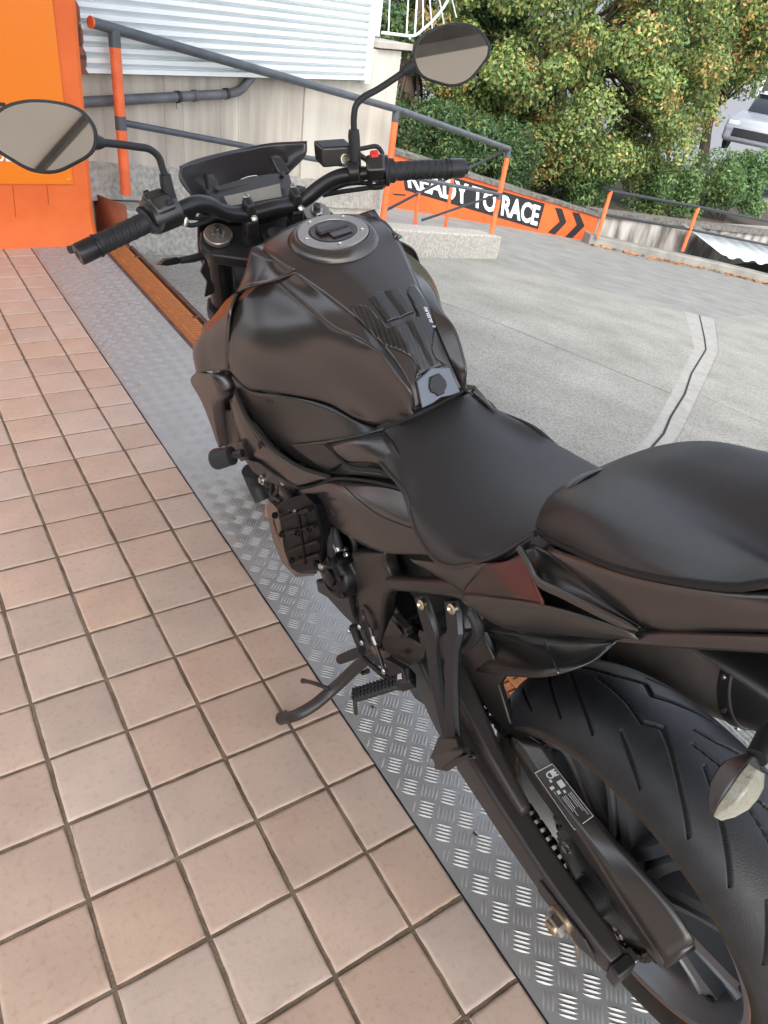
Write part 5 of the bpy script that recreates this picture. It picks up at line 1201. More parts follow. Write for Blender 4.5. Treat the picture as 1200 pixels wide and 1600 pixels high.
# ------------------------------------------------------------------ exhaust
mu = empty('muffler'); mu.parent = moto
A_ = Q(.285, -.158, .435); B_ = Q(.030, -.200, .568); ax_ = (B_ - A_).normalized(); Lm = (B_ - A_).length
MB().lathe(A_, ax_, [(-.04, .03), (0, .050), (.03, .064), (.06, .069), (Lm - .02, .070), (Lm - .01, .070)], 40).obj('muffler_body', M_muff, mu)
for d in (.062, Lm - .02): MB().lathe(A_ + ax_ * d, ax_, [(-.008, .066), (-.008, .0725), (.008, .0725), (.008, .066)], 40, cap=False).obj('muffler_band', M_alu, mu)
for k in range(9):
    a = R(40 * k); u_ = ax_.cross(Q(0, 0, 1)).normalized(); w_ = ax_.cross(u_)
    for d in (.062, Lm - .02): MB().lathe(A_ + ax_ * d + (u_ * math.cos(a) + w_ * math.sin(a)) * .073, u_ * math.cos(a) + w_ * math.sin(a), [(0, .004), (.002, .004), (.003, .002)], 8).obj('rivet', M_steel, mu)
MB().lathe(A_ + ax_ * (Lm - .02), ax_, [(0, .069), (.04, .069), (.09, .060), (.11, .045), (.09, .04)], 40).obj('muffler_end', M_plast, mu)
T = MB(); T.tube(cr([Q(1.0, -.05, .20), Q(.75, -.06, .17), Q(.50, -.09, .20), Q(.36, -.135, .34), A_ + ax_ * .01], 30), .028, 14); T.obj('exhaust_pipe', M_muff, moto)
# zinc-plated bracket behind the hugger
T = MB(); T.tube([Q(.36, -.10, .60), Q(.30, -.13, .50)], .008, 8); T.obj('muffler_hanger', M_gold, moto)

# ------------------------------------------------------------------ rear left indicator
ri = empty('rear_indicator'); ri.parent = moto
p0 = Vector((-0.093,0.085,0.886)); p1 = Vector((-0.101,0.115,0.891)); p2_ = Vector((-0.107,0.145,0.884)); p3 = Vector((-0.11,0.163,0.853))
MB().tube([p0 + Q(0, -.03, .01), p0, p1], [.011, .011, .009], 12).obj('indicator_stalk', M_rub, ri)
d = (p3 - p1).normalized(); sd = Vector((-0.118,0.15,0.905)) - Vector((-0.098,0.15,0.893)); sd = (sd - d * sd.dot(d)).normalized(); nn = d.cross(sd)
rows = []; rl = []
for t, w_, h_ in ((0, .006, .006), (.12, .010, .009), (.28, .0145, .012), (.45, .0155, .0125), (.65, .0145, .012), (.85, .0095, .010), (1.0, .004, .006)):
    c = p1.lerp(p3, t); rows.append([c - sd * w_ - nn * h_, c - sd * w_ + nn * h_, c + sd * w_ * .25 + nn * h_ * 1.1, c + sd * w_ * .25 - nn * h_ * 1.1, c - sd * w_ - nn * h_])
    rl.append([c + sd * w_ * .27 - nn * h_ * 1.05, c + sd * w_ * .27 + nn * h_ * 1.05, c + sd * w_ * 1.0 + nn * h_ * .8, c + sd * w_ * 1.0 - nn * h_ * .8, c + sd * w_ * .27 - nn * h_ * 1.05])
T = MB(); T.grid(rows); T.add(rows[0][:4], [(0, 1, 2, 3)]); T.add(rows[-1][:4], [(0, 1, 2, 3)]); T.obj('indicator_body', M_plast, ri, bevel=.002)
rl = rl[1:]; T = MB(); T.grid(rl); T.add(rl[0][:4], [(0, 1, 2, 3)]); T.add(rl[-1][:4], [(0, 1, 2, 3)]); T.obj('indicator_lens', M_lens, ri, bevel=.002)

# ------------------------------------------------------------------ fork, yokes, handlebar
st = -.088; ra = R(25.2)
axd = Q(-math.sin(ra), 0, math.cos(ra)); axo = Q(1.559, 0, 0); axf = Q(math.cos(ra), 0, math.sin(ra))
fS = axf * math.cos(st) + Q(0, 1, 0) * math.sin(st); lS = Q(0, 1, 0) * math.cos(st) - axf * math.sin(st)
def SP(a, y, s_): return axo + axd * s_ + fS * a + lS * y          # steered frame: forward, left, up the steering axis
MS = Matrix((fS, lS, axd)).transposed()
M_fork = mat('black fork tube', (0.020, 0.019, 0.020), 0.24, 0.4)
M_yoke = mat('cast yoke', (0.026, 0.026, 0.027), 0.36, 0.3, bump=0.06, bscale=400)
for s_ in (1, -1):
    fl_ = MB().tube([SP(.033, s_ * .104, 1.046), SP(.033, s_ * .104, .55)], .0265, 24).obj('fork_tube', M_fork, moto)
    MB().tube([SP(.033, s_ * .104, .55), SP(.033, s_ * .104, .33)], .0205, 20).obj('fork_slider', M_steel, fl_)
    MB().lathe(SP(.033, s_ * .104, 1.046), axd, [(-.004, .0275), (.004, .0275), (.0055, .0262), (.0055, .0135), (.003, .013)], 36).obj('fork_cap', M_ring, fl_, smooth=30)
    MB().lathe(SP(.033, s_ * .104, 1.049), axd, [(0, .0135), (.005, .0135), (.007, .012)], 6).obj('preload_nut', M_steel, fl_, smooth=20)
    MB().lathe(SP(.033, s_ * .104, 1.054), axd, [(0, .0075), (.012, .0075), (.014, .006)], 16).obj('preload_screw', M_plast, fl_)
    MB().box(SP(.033, s_ * .104, .31), (.05, .03, .07), MS).obj('axle_clamp', M_alu, fl_, bevel=.006)
# top yoke: outline in the steered plane
out = []
for (a, y) in ((.075, .104), (.066, .137), (.033, .150), (-.002, .138), (-.020, .105), (-.045, .060), (-.060, .022), (-.060, -.022), (-.045, -.060), (-.020, -.105), (-.002, -.138), (.033, -.150), (.066, -.137), (.075, -.104), (.058, -.06), (.05, 0), (.058, .06)):
    out.append(SP(a * .93, y * .96, 1.012))
T = MB(); T.prism(out, axd * .027); yk = T.obj('top_yoke', M_yoke, moto, bevel=.005, bseg=3)
T = MB(); T.prism([p - axd * .19 + fS * .0 for p in out], axd * .03); T.obj('lower_yoke', M_yoke, moto, bevel=.005)
MB().lathe(SP(0, 0, 1.036), axd, [(0, .026), (.010, .026), (.013, .0245), (.014, .016), (.018, .016), (.020, .014), (.0185, .006)], 28).obj('stem_nut', M_alu, yk, smooth=30)
for s_ in (1, -1):
    y = s_ * .047; cl_ = MB().lathe(SP(.009, y, 1.034), axd, [(0, .019), (.02, .018), (.03, .0165)], 20).obj('bar_riser', M_alu, yk)
    MB().box(SP(.009, y, 1.079), (.034, .025, .042), MS).obj('bar_clamp', M_alu, cl_, bevel=.006, bseg=3)
    MB().box(SP(.013, y, 1.117), (.038, .023, .033), MS, .72).obj('bar_clamp_cap', M_alu, cl_, bevel=.006, bseg=3)
    for a in (.026, -.012): MB().lathe(SP(a, y, 1.128 if a > 0 else 1.112), axd if a > 0 else (axd - fS * .9).normalized(), [(0, .0062), (.005, .0062), (.006, .005), (.002, .0035)], 12).obj('clamp_bolt', M_steel, cl_)
barp = [(1.028,0.369,1.05), (1.033,0.33,1.051), (1.045,0.25,1.06), (1.052,0.216,1.061), (1.06,0.181,1.061), (1.07,0.149,1.059), (1.08,0.125,1.048), (1.09,0.102,1.028), (1.097,0.077,1.014), (1.102,0.046,1.005), (1.098,-0.002,1.005), (1.094,-0.047,1.002), (1.086,-0.069,1.01), (1.074,-0.098,1.027), (1.058,-0.126,1.04), (1.038,-0.156,1.043), (1.005,-0.217,1.042), (0.978,-0.321,1.028), (0.968,-0.36,1.022)]
bar = cr(barp, 90)
BM = mat('handlebar aluminium', (0.03, 0.030, 0.032), 0.33, 0.5)
rb = [.0115 if (i < 18 or i > 73) else .0142 for i in range(90)]
for i in range(90):
    t = abs(i - 45); rb[i] = .0111 if t > 27 else (.0142 if t < 20 else .0142 - (t - 20) / 7 * .0031)
MB().tube(bar, rb, 18).obj('handlebar', BM, moto)
# narrow pale logo strip printed on the bar between the clamps
pA = Vector((1.087,0.035,1.011)) + axd * .012; pB = Vector((1.083,-0.024,1.009)) + axd * .012
def bar_text():
    d = (pB - pA).normalized(); up = axd - fS * .5; up = (up - d * up.dot(d)).normalized()
    n = d.cross(up)
    for k in range(7):
        u0 = .03 + k * .137; w_ = .095
        T = MB(); c = [pA.lerp(pB, u0), pA.lerp(pB, u0 + w_)]
        T.prism([c[0] - up * .0022 + n * .001, c[1] - up * .0022 + n * .001, c[1] + up * .0012 + d * .001 + n * .001, c[0] + up * .0012 + d * .001 + n * .001], n * .0012); T.obj('bar_print', M_lprint, moto)
def grip(pts, seed, end_out):
    """rubber grip with diagonal ribs and a bar-end weight"""
    P = cr(pts, 40); T = MB(); rr2 = []
    for i in range(40):
        r_ = .0170 + (.003 if i < 2 else 0) + (.0022 if i > 37 else 0)
        rr2.append(r_ + .0004 * math.sin(i * 1.3))
    T.tube(P, rr2, 24); g = T.obj('grip', M_rub, moto)
    ax0 = (P[-1] - P[0]).normalized(); u = ax0.cross(Q(0, 0, 1)).normalized(); w_ = u.cross(ax0)
    for k in range(11):
        for q_ in range(2):
            T = MB(); pp_ = []
            for j in range(6):
                t = .16 + k * .066 + j * .016; a = R(-60 + q_ * 150 + j * 20)
                c = P[0].lerp(P[-1], t); pp_.append(c + (u * math.cos(a) + w_ * math.sin(a)) * .0172)
            T.tube(pp_, [.0004, .0010, .0012, .0012, .0010, .0004], 5); T.obj('grip_rib', M_rub, g)
    be = MB().lathe(P[-1], ax0, [(-.001, .0185), (.003, .0188), (.004, .0165), (.006, .0165), (.0065, .0178), (.033, .0178), (.0355, .0165), (.0355, .008), (.033, .006)], 28).obj('bar_end', M_alu, moto, smooth=30)
    return g
grip([(1.046,0.245,1.06), (1.034,0.33,1.051), (1.032,0.34,1.05)], 1, 1)
grip([(1.005,-0.214,1.042), (0.99,-0.273,1.035), (0.978,-0.319,1.028)], 2, -1)
# left switch cluster
sc = Vector((1.052,0.217,1.062)); sx = (Vector((1.045,0.25,1.06)) - Vector((1.06,0.181,1.061))).normalized()
Mx = basis(sx, axd - fS * .35)
lc = MB().lathe(sc - sx * .028, sx, [(0, .016), (.001, .024), (.006, .0265), (.046, .0265), (.053, .025), (.056, .018)], 20).obj('left_switchgear', M_plast, moto)
MB().box(sc + Mx @ Q(.0, -.006, .017), (.046, .040, .026), Mx, .8).obj('switch_housing', M_plast, lc, bevel=.007, bseg=3)
MB().box(sc + Mx @ Q(.002, -.024, .002), (.044, .026, .044), Mx, .85).obj('switch_housing', M_plast, lc, bevel=.006, bseg=3)
MB().box(sc + Mx @ Q(-.010, .000, .031), (.013, .010, .005), Mx).obj('dip_switch', M_rub, lc, bevel=.002)
MB().box(sc + Mx @ Q(.004, -.037, .004), (.020, .006, .014), Mx).obj('switch_recess', M_black, lc, bevel=.002)
MB().box(sc + Mx @ Q(.004, -.041, .005), (.010, .010, .008), Mx).obj('turn_switch', M_rub, lc, bevel=.002)
MB().box(sc + Mx @ Q(.004, -.037, -.016), (.018, .010, .009), Mx).obj('horn_button', M_rub, lc, bevel=.003)
MB().tube(cr([sc + Mx @ Q(.016, .02, .012), sc + Mx @ Q(.028, .03, .014), (1.06,0.251,1.079)], 8), [.006, .0055, .005, .005, .005, .005, .005, .006], 8).obj('flash_trigger', M_rub, lc)
# clutch lever: a blade in front of the left grip, tip past the bar end
MB().tube(cr([(1.085,0.168,1.046), (1.095,0.217,1.032), (1.1,0.277,1.024), (1.1,0.333,1.026), (1.095,0.367,1.033), (1.092,0.378,1.035)], 24), [.006] * 20 + [.0055, .007, .0085, .0085], 10, flat=(.55, tuple(axd))).obj('clutch_lever', M_alu, moto)
MB().box(Vector((1.078,0.168,1.047)), (.03, .022, .022), Mx).obj('lever_perch', M_alu, moto, bevel=.004)
for pts, r_ in (([(1.075,0.178,1.046), (1.085,0.16,1.032), (1.1,0.135,1.022), (1.12,0.096,1.009)], .0034), ([(1.068,0.186,1.035), (1.08,0.165,1.022), (1.1,0.128,1.015), (1.125,0.088,1.008)], .0042), ([(1.07,0.174,1.043), (1.085,0.151,1.041), (1.11,0.116,1.022)], .003)):
    MB().tube(cr(pts, 14), r_, 8).obj('control_cable', M_rub, moto)
MB().lathe((1.066,0.179,1.036), (0, -.3, 1), [(-.006, .006), (.006, .006), (.009, .004)], 12).obj('cable_adjuster', M_steel, moto)
# right switch cluster, brake perch and reservoir
rc_ = Vector((1.018,-0.191,1.044)); rx = (Vector((1.005,-0.217,1.042)) - Vector((1.038,-0.156,1.043))).normalized(); Mr = basis(rx, axd - fS * .3)
rg = MB().box(rc_ + Mr @ Q(-.003, 0, .000), (.036, .036, .060), Mr).obj('right_switchgear', M_plast, moto, bevel=.006, bseg=3)
MB().lathe(rc_ + rx * .014, rx, [(0, .027), (.006, .027), (.008, .022), (.018, .0205)], 24).obj('throttle_flange', M_rub, rg)
MB().box(rc_ + Mr @ Q(-.004, .016, .024), (.019, .012, .018), Mr, .8).obj('kill_switch', M_red, rg, bevel=.003)
nr_ = Mr @ Q(0, 1, 0); fr_ = 1 if nr_.x < 0 else -1
MB().box(rc_ + Mr @ Q(-.004, .016, .024), (.0185, .018, .0175), Mr, .8).obj('kill_switch', M_red, rg, bevel=.003)
for k, (dx, dz, w_, h_) in enumerate(((-.006, -.004, .013, .012), (.008, -.004, .011, .011), (-.002, -.021, .02, .012))):
    for yy in (.0185, -.0185): MB().box(rc_ + Mr @ Q(dx, yy, dz), (w_, .004, h_), Mr).obj('switch_button', M_rub, rg, bevel=.0015)
for yy in (.0206, -.0206):
    T = MB(); c = rc_ + Mr @ Q(-.009, yy, -.001); T.prism([c + Mr @ Q(-.0035, 0, -.003), c + Mr @ Q(.0035, 0, -.003), c + Mr @ Q(0, 0, .0035)], Mr @ Q(0, .0006 if yy > 0 else -.0006, 0)); T.obj('hazard_mark', M_let, rg)
pr_ = Vector((1.038,-0.151,1.049))
MB().lathe(pr_ - rx * .011, rx, [(0, .019), (.022, .019)], 20).obj('brake_perch', M_alu, moto, bevel=.003)
MB().box(pr_ + Mr @ Q(0, 0, -.018), (.020, .018, .014), Mr).obj('perch_clamp', M_alu, moto, bevel=.003)
rv = MB(); q = [(1.075,-0.108,1.092), (1.05,-0.162,1.089), (1.05,-0.16,1.055), (1.075,-0.106,1.057)]
rv.prism([Vector(p) for p in q], Q(.032, .0, .008)); rvo = rv.obj('brake_reservoir', M_plast, moto, bevel=.004, bseg=3)
MB().lathe(Vector((1.054,-0.144,1.069)), Vector((-.95, .1, .3)), [(-.004, .0095), (.002, .0095), (.002, .0075), (-.001, .007)], 20).obj('sight_glass', M_gold, rvo)
MB().lathe(Vector((1.056,-0.144,1.068)), Vector((-.95, .1, .3)), [(0, .0073), (.0015, .0073)], 18).obj('sight_lens', M_lcd, rvo)
MB().tube(cr([pr_ + axd * .02 + fS * .05, (1.055,-0.254,1.013), (1.04,-0.335,1.001), (1.03,-0.385,0.994)], 20), [.0065] * 17 + [.006, .0075, .0075], 10, flat=(.55, tuple(axd))).obj('brake_lever', M_alu, moto)
MB().tube(cr([(1.05,-0.172,1.081), (1.05,-0.188,1.08), (1.045,-0.21,1.078), (1.04,-0.216,1.068), (1.03,-0.211,1.058)], 16), .0042, 8).obj('brake_hose', M_rub, moto)
for pts in ([(1.02,-0.189,1.017), (1.05,-0.163,1.011), (1.08,-0.136,1.005), (1.11,-0.115,0.997)], [(1.03,-0.188,1.021), (1.07,-0.154,1.019), (1.11,-0.126,1.002)], [(1.07,-0.13,1.022), (1.09,-0.13,1.024), (1.12,-0.123,1.013)]):
    MB().tube(cr(pts, 14), .0045, 8).obj('control_cable', M_rub, moto)
# mirrors
def mirror(cen, rt, up, w_, h_, nose, stalk, rs):
    """teardrop glass in a rim; nose = +1 when the round end is to the right"""
    c = Vector(cen); rt = Vector(rt).normalized(); up = Vector(up); up = (up - rt * up.dot(rt)).normalized(); n = rt.cross(up)
    if n.x > 0: n = -n
    ctl = [(-1.0, .10), (-.86, .52), (-.58, .86), (-.15, 1.0), (.42, .90), (.80, .66), (.98, .22), (.97, -.22), (.82, -.58), (.45, -.84), (.02, -1.02), (-.36, -.92), (-.72, -.52), (-.95, -.16)]
    ol = cr([(x, y, 0) for x, y in ctl] + [(ctl[0][0], ctl[0][1], 0)], 57)[:-1]
    def ring(k, d, kk=1.0): return [c + rt * (nose * p.x * w_ * k) + up * (p.y * h_ * k) + n * d for p in ol]
    e = empty('mirror'); e.parent = moto
    R_ = [ring(.93, .0008), ring(.945, .004), ring(1.0, .0045), ring(1.02, .001), ring(1.0, -.006), ring(.8, -.022), ring(.4, -.030)]
    T = MB(); m_ = len(ol)
    for r_ in R_: T.v += [tuple(p) for p in r_]
    for i in range(len(R_) - 1):
        for k in range(m_): T.f.append((i * m_ + k, i * m_ + (k + 1) % m_, (i + 1) * m_ + (k + 1) % m_, (i + 1) * m_ + k))
    T.f.append(tuple((len(R_) - 1) * m_ + k for k in range(m_)))
    T.obj('mirror_housing', M_rub, e, smooth=50)
    T = MB(); T.add(ring(.94, .0016), [tuple(range(m_))]); T.obj('mirror_glass', M_mirror, e, smooth=None)
    P = cr(stalk, 40); MB().tube(P, [rs] * 40, 12).obj('mirror_stalk', M_rub, e)
    MB().tube([P[0].lerp(P[3], -.6), P[2], P[4]], [.0115, .0100, .0075], 14).obj('mirror_socket', M_rub, e)
    return e
mirror((1,0.363,1.226), (-.12, -1, -.10), (.52, -.05, 1), .0475 * 1.55, .0475, 1, [(1.022,0.292,1.199), (1.03,0.273,1.192), (1.045,0.231,1.175), (1.055,0.205,1.162), (1.058,0.195,1.148), (1.058,0.194,1.132), (1.058,0.193,1.118)], .0058)
MB().tube([(1.058,0.193,1.121), (1.058,0.195,1.105), (1.056,0.195,1.079), (1.056,0.194,1.063)], [.0095, .0108, .0108, .010], 14).obj('mirror_boot', M_rub, moto)
mirror((1,-0.352,1.208), (-.43, -.9, 0), (.357, -.16, .92), .070, .048, -1, [(1.02,-0.276,1.2), (1.025,-0.257,1.191), (1.035,-0.214,1.174), (1.04,-0.184,1.165), (1.042,-0.171,1.155), (1.042,-0.165,1.139), (1.042,-0.162,1.116)], .0058)
MB().tube([(1.042,-0.162,1.118), (1.042,-0.161,1.108), (1.04,-0.158,1.073), (1.038,-0.156,1.055)], [.0095, .0108, .0108, .010], 14).obj('mirror_boot', M_rub, moto)

# ------------------------------------------------------------------ instrument, screen, headlight
ib = [(1.155,0.109,1.038), (1.175,0.074,1.047), (1.19,0.013,1.041), (1.19,-0.041,1.037), (1.175,-0.079,1.035), (1.16,-0.076,1.015), (1.14,-0.037,0.995), (1.135,0.071,1.008)]
icn = (Vector(ib[1]) - Vector(ib[0])).cross(Vector(ib[4]) - Vector(ib[0])).normalized()
if icn.x > 0: icn = -icn
T = MB(); T.prism([Vector(p) for p in ib], -icn * .035); ino = T.obj('instrument_panel', M_plast, moto, bevel=.005, bseg=3)
lq = [(1.163,0.072,1.033), (1.17,-0.051,1.023), (1.146,-0.041,1.001), (1.141,0.071,1.012)]
T = MB(); T.prism([Vector(p) + icn * .003 for p in lq], icn * .001); T.obj('lcd_screen', M_lcd, ino)
T = MB(); T.prism([Vector(p) + icn * .0015 for p in ((1.165,0.081,1.038), (1.176,-0.061,1.027), (1.143,-0.049,0.997), (1.136,0.081,1.009))], icn * .0015); T.obj('lcd_bezel', M_alu, ino)
MB().tube(cr([(1.186,0.02,1.041), (1.19,0.002,1.041), (1.19,-0.016,1.038), (1.188,-0.009,1.035), (1.185,0.011,1.036), (1.186,0.02,1.041)], 24), .0012, 6).obj('instrument_trim', M_steel, ino)
for p in ((1.165,0.079,1.041), (1.172,-0.061,1.032)): MB().lathe(Vector(p) + icn * .002, icn, [(0, .005), (.003, .005), (.004, .003)], 10).obj('instrument_screw', M_plast, ino)
scT = [(1.2,0.127,1.086), (1.225,0.095,1.083), (1.25,0.034,1.077), (1.258,-0.016,1.073), (1.248,-0.078,1.072), (1.225,-0.121,1.07), (1.205,-0.14,1.071)]
scM = [(1.195,0.136,1.071), (1.225,0.094,1.05), (1.255,0.034,1.041), (1.265,-0.015,1.037), (1.255,-0.068,1.037), (1.225,-0.109,1.043), (1.2,-0.133,1.052)]
scB = [(1.19,0.117,1.022), (1.225,0.082,1.009), (1.255,0.036,0.998), (1.268,-0.015,0.99), (1.255,-0.061,0.992), (1.225,-0.08,1.007), (1.19,-0.086,1.028)]
T = MB(); T.grid(patch([scT, scM, scB], 14, 34)); T.obj('fly_screen', M_tint, moto, smooth=60, solid=.003)
MB().tube(cr(scT, 30), .0016, 6).obj('screen_edge', M_plast, moto)
for a in ([(1.18,0.09,1.037), (1.205,0.081,1.058), (1.21,0.061,1.055), (1.18,0.064,1.042)], [(1.18,-0.058,1.034), (1.21,-0.062,1.058), (1.21,-0.082,1.056), (1.17,-0.082,1.033)]):
    T = MB(); T.prism([Vector(p) for p in a], Q(.02, 0, 0)); T.obj('screen_bracket', M_plast, moto, bevel=.004)
T = MB(); T.grid(patch([[Q(1.20, .12, .99), Q(1.25, .07, 1.0), Q(1.26, 0, 1.0), Q(1.25, -.07, 1.0), Q(1.20, -.12, .99)], [Q(1.22, .13, .90), Q(1.29, .08, .90), Q(1.31, 0, .90), Q(1.29, -.08, .90), Q(1.22, -.13, .90)], [Q(1.20, .10, .80), Q(1.25, .06, .79), Q(1.27, 0, .78), Q(1.25, -.06, .79), Q(1.20, -.10, .80)]], 12, 16)); T.obj('headlight_cowl', M_plast, moto, smooth=60, solid=.004)
# front-left indicator
fi = empty('front_indicator'); fi.parent = moto
MB().tube([(1.19,0.123,0.92), (1.185,0.154,0.923), (1.18,0.179,0.928)], [.008, .0075, .0065], 10).obj('indicator_stalk', M_rub, fi)
T = MB(); T.prism([Vector(p) for p in ((1.17,0.228,0.937), (1.17,0.209,0.944), (1.175,0.185,0.939), (1.18,0.175,0.928), (1.18,0.181,0.922), (1.17,0.209,0.929))], Q(.022, 0, -.006)); T.obj('indicator_body', M_plast, fi, bevel=.003)
T = MB(); T.prism([Vector(p) for p in ((1.2,0.128,0.909), (1.2,0.091,0.905), (1.2,0.11,0.834), (1.2,0.149,0.831), (1.2,0.135,0.863), (1.2,0.143,0.886))], Q(.03, -.02, 0)); T.obj('fork_bracket', M_plast, moto, bevel=.003)

# ------------------------------------------------------------------ frame and engine
fp = MB(); fo = [(0.633,0.15,0.545), (0.511,0.146,0.644), (0.51,0.146,0.611), (0.498,0.146,0.598), (0.47,0.146,0.613), (0.476,0.147,0.584), (0.511,0.149,0.538), (0.524,0.15,0.5), (0.536,0.152,0.433), (0.552,0.153,0.367), (0.561,0.154,0.271), (0.598,0.155,0.217), (0.627,0.156,0.32), (0.636,0.153,0.419), (0.633,0.151,0.496)]
pts = [Vector(p) for p in fo]; pc_ = sum(pts, Q(0, 0, 0)) / len(pts)
fp.prism(pts, Q(0, -.03, -.004)); frm = fp.obj('frame', M_frame, moto, bevel=.008, bseg=3)
both(frm)
MB().lathe((0.586,0.154,0.403), (0, 1, .1), [(-.004, .026), (.004, .026), (.006, .023), (.006, .019), (.003, .018)], 30).obj('pivot_cap', M_alu, frm, smooth=30)
# spar running up to the steering head
T = MB(); T.tube(cr([Q(.56, .105, .58), Q(.72, .105, .66), Q(.88, .10, .76), Q(1.02, .07, .86), Q(1.09, .03, .90)], 20), .035, 14, flat=(.5, (0, 1, 0))); both(T.obj('frame_spar', M_frame, moto))
T = MB(); T.tube(cr([(0.497,0.142,0.58), (0.418,0.14,0.648), (0.338,0.134,0.713), (0.29,0.125,0.742), Q(.15, .10, .80)], 16), .013, 12); both(T.obj('subframe_tube', M_frame, moto))
# crankcase, cylinder block, head
eng = MB(); eng.prism([Q(.48, .13, .30), Q(.62, .13, .22), Q(.86, .13, .21), Q(.95, .13, .30), Q(.93, .13, .43), Q(.80, .13, .50), Q(.60, .13, .50), Q(.50, .13, .44)], (0, -.27, 0)); ego = eng.obj('crankcase', M_eng, moto, bevel=.012, bseg=3)
T = MB(); T.box(Q(.90, .01, .56), (.20, .32, .26), Matrix.Rotation(R(28), 3, 'Y')); T.obj('cylinder_block', M_eng, moto, bevel=.012, bseg=3)
for k in range(7):
    T = MB(); T.box(Q(.93 - .02 * k * .5, .0, .48 + k * .022), (.22, .335, .006), Matrix.Rotation(R(28), 3, 'Y')); T.obj('cooling_fin', M_eng, ego)
# generator cover: bronze rim, black ribbed face
go = [(0.871,0.205,0.509), (0.821,0.2,0.562), (0.701,0.192,0.664), (0.678,0.185,0.647), (0.68,0.183,0.571), (0.719,0.185,0.45), (0.848,0.195,0.317), (0.901,0.203,0.294), (0.883,0.208,0.392), (0.899,0.209,0.449)]
gp_ = [Vector(p) for p in go]; gcn = sum(gp_, Q(0, 0, 0)) / len(gp_)
nG = Q(-.15, .80, .58).normalized()
M_gen = mat('generator cover black', (0.006, 0.0066, 0.008), 0.42, spec=0.12, bump=0.05, bscale=300)
T = MB(); T.prism(gp_, -nG * .05); gco = T.obj('generator_cover', M_gen, moto, bevel=.004)
go2 = [(0.937,0.205,0.465), (0.893,0.206,0.511), (0.851,0.206,0.521), (0.869,0.209,0.404), (0.876,0.204,0.317), (0.835,0.196,0.329), (0.885,0.192,0.27), (0.953,0.198,0.262), (0.964,0.203,0.343)]
T = MB(); T.prism([Vector(p) for p in go2], -nG * .06); T.obj('cover_rim', M_cover, moto, bevel=.005, bseg=3)
def fp2(px): return Vector(px)
for a, b_ in (((0.836,0.205,0.504), (0.675,0.195,0.645)), ((0.833,0.205,0.463), (0.681,0.191,0.597)), ((0.84,0.204,0.404), (0.681,0.19,0.557)), ((0.832,0.202,0.375), (0.688,0.19,0.516))):
    MB().tube([Vector(a) + nG * .001, Vector(b_) + nG * .001], .0042, 8).obj('cover_rib', M_gen, gco)
MB().tube([Vector((0.731,0.2,0.602)) + nG * .001, Vector((0.761,0.199,0.432)) + nG * .001], .0036, 8).obj('cover_rib', M_gen, gco)
for p in ((0.843,0.207,0.454), (0.829,0.204,0.384), (0.855,0.208,0.5), (0.703,0.192,0.575), (0.758,0.2,0.522), (0.712,0.19,0.469)):
    MB().lathe(Vector(p) + nG * .002, nG, [(0, .007), (.005, .007), (.007, .005), (.004, .003)], 10).obj('cover_bolt', M_gen, gco)
T = MB(); T.prism([Vector(p) for p in ((0.946,0.2,0.456), (0.92,0.2,0.483), (0.885,0.2,0.471), (0.913,0.2,0.438), (0.972,0.2,0.401))], nG * .004); T.obj('gasket_tab', mat('orange gasket', (.5, .17, .09), .4), gco, bevel=.001)
# sprocket cover and clutch slave, hoses
sk = MB().lathe((0.678,0.172,0.45), (-.05, 1, .28), [(-.05, .048), (.0, .048), (.006, .044), (.012, .036), (.014, .028), (.010, .026), (.010, .018), (.016, .017), (.018, .012)], 30).obj('sprocket_cover', M_eng, moto)
MB().lathe((0.689,0.186,0.479), nG, [(0, .007), (.01, .007), (.013, .005)], 10).obj('hose_clamp_screw', M_steel, sk)
for k in range(5):
    a = R(72 * k); c = Vector((0.667,0.176,0.463)); MB().lathe(c + Q(math.cos(a) * .04, 0, math.sin(a) * .04), (-.05, 1, .28), [(0, .005), (.006, .005)], 8).obj('cover_bolt', M_eng, sk)
T = MB(); T.prism([Vector(p) for p in ((0.8,0.175,0.33), (0.704,0.172,0.398), (0.636,0.168,0.431), (0.65,0.16,0.351), (0.662,0.15,0.277), (0.718,0.158,0.28), (0.763,0.168,0.297), (0.816,0.172,0.27))], Q(0, -.06, -.02)); T.obj('engine_lower_cover', M_eng, moto, bevel=.006)
T = MB(); T.prism([Vector(p) for p in ((0.652,0.15,0.497), (0.63,0.15,0.471), (0.637,0.152,0.379), (0.662,0.155,0.36), (0.686,0.158,0.405), (0.688,0.155,0.449))], Q(0, -.03, 0)); T.obj('engine_side_cover', M_frame, moto, bevel=.004)
for pts, r_ in (([(0.723,0.165,0.586), (0.718,0.168,0.54), (0.724,0.17,0.483), (0.734,0.172,0.419)], .012), ([(0.699,0.158,0.596), (0.692,0.16,0.557), (0.693,0.163,0.505), (0.706,0.166,0.45)], .010), ([(0.702,0.152,0.581), (0.687,0.153,0.548), (0.675,0.155,0.519)], .009), ([(0.869,0.175,0.573), (0.847,0.178,0.561), (0.807,0.185,0.564), (0.79,0.19,0.552)], .011), ([(0.798,0.18,0.564), (0.752,0.176,0.586), (0.729,0.165,0.585)], .006), ([(0.674,0.13,0.553), (0.653,0.13,0.536), (0.691,0.13,0.45)], .006)):
    MB().tube(cr(pts, 14), r_, 12).obj('hose', M_rub, moto)
MB().tube([(0.685,0.154,0.527), (0.671,0.156,0.517)], .0105, 12).obj('hose_clip', M_steel, moto)
for p in ((0.672,0.14,0.498), (0.848,0.176,0.577), (0.764,0.19,0.569), (0.69,0.135,0.495)): MB().lathe(Vector(p), nG, [(0, .006), (.008, .006), (.01, .004)], 8).obj('small_bolt', M_steel, moto)
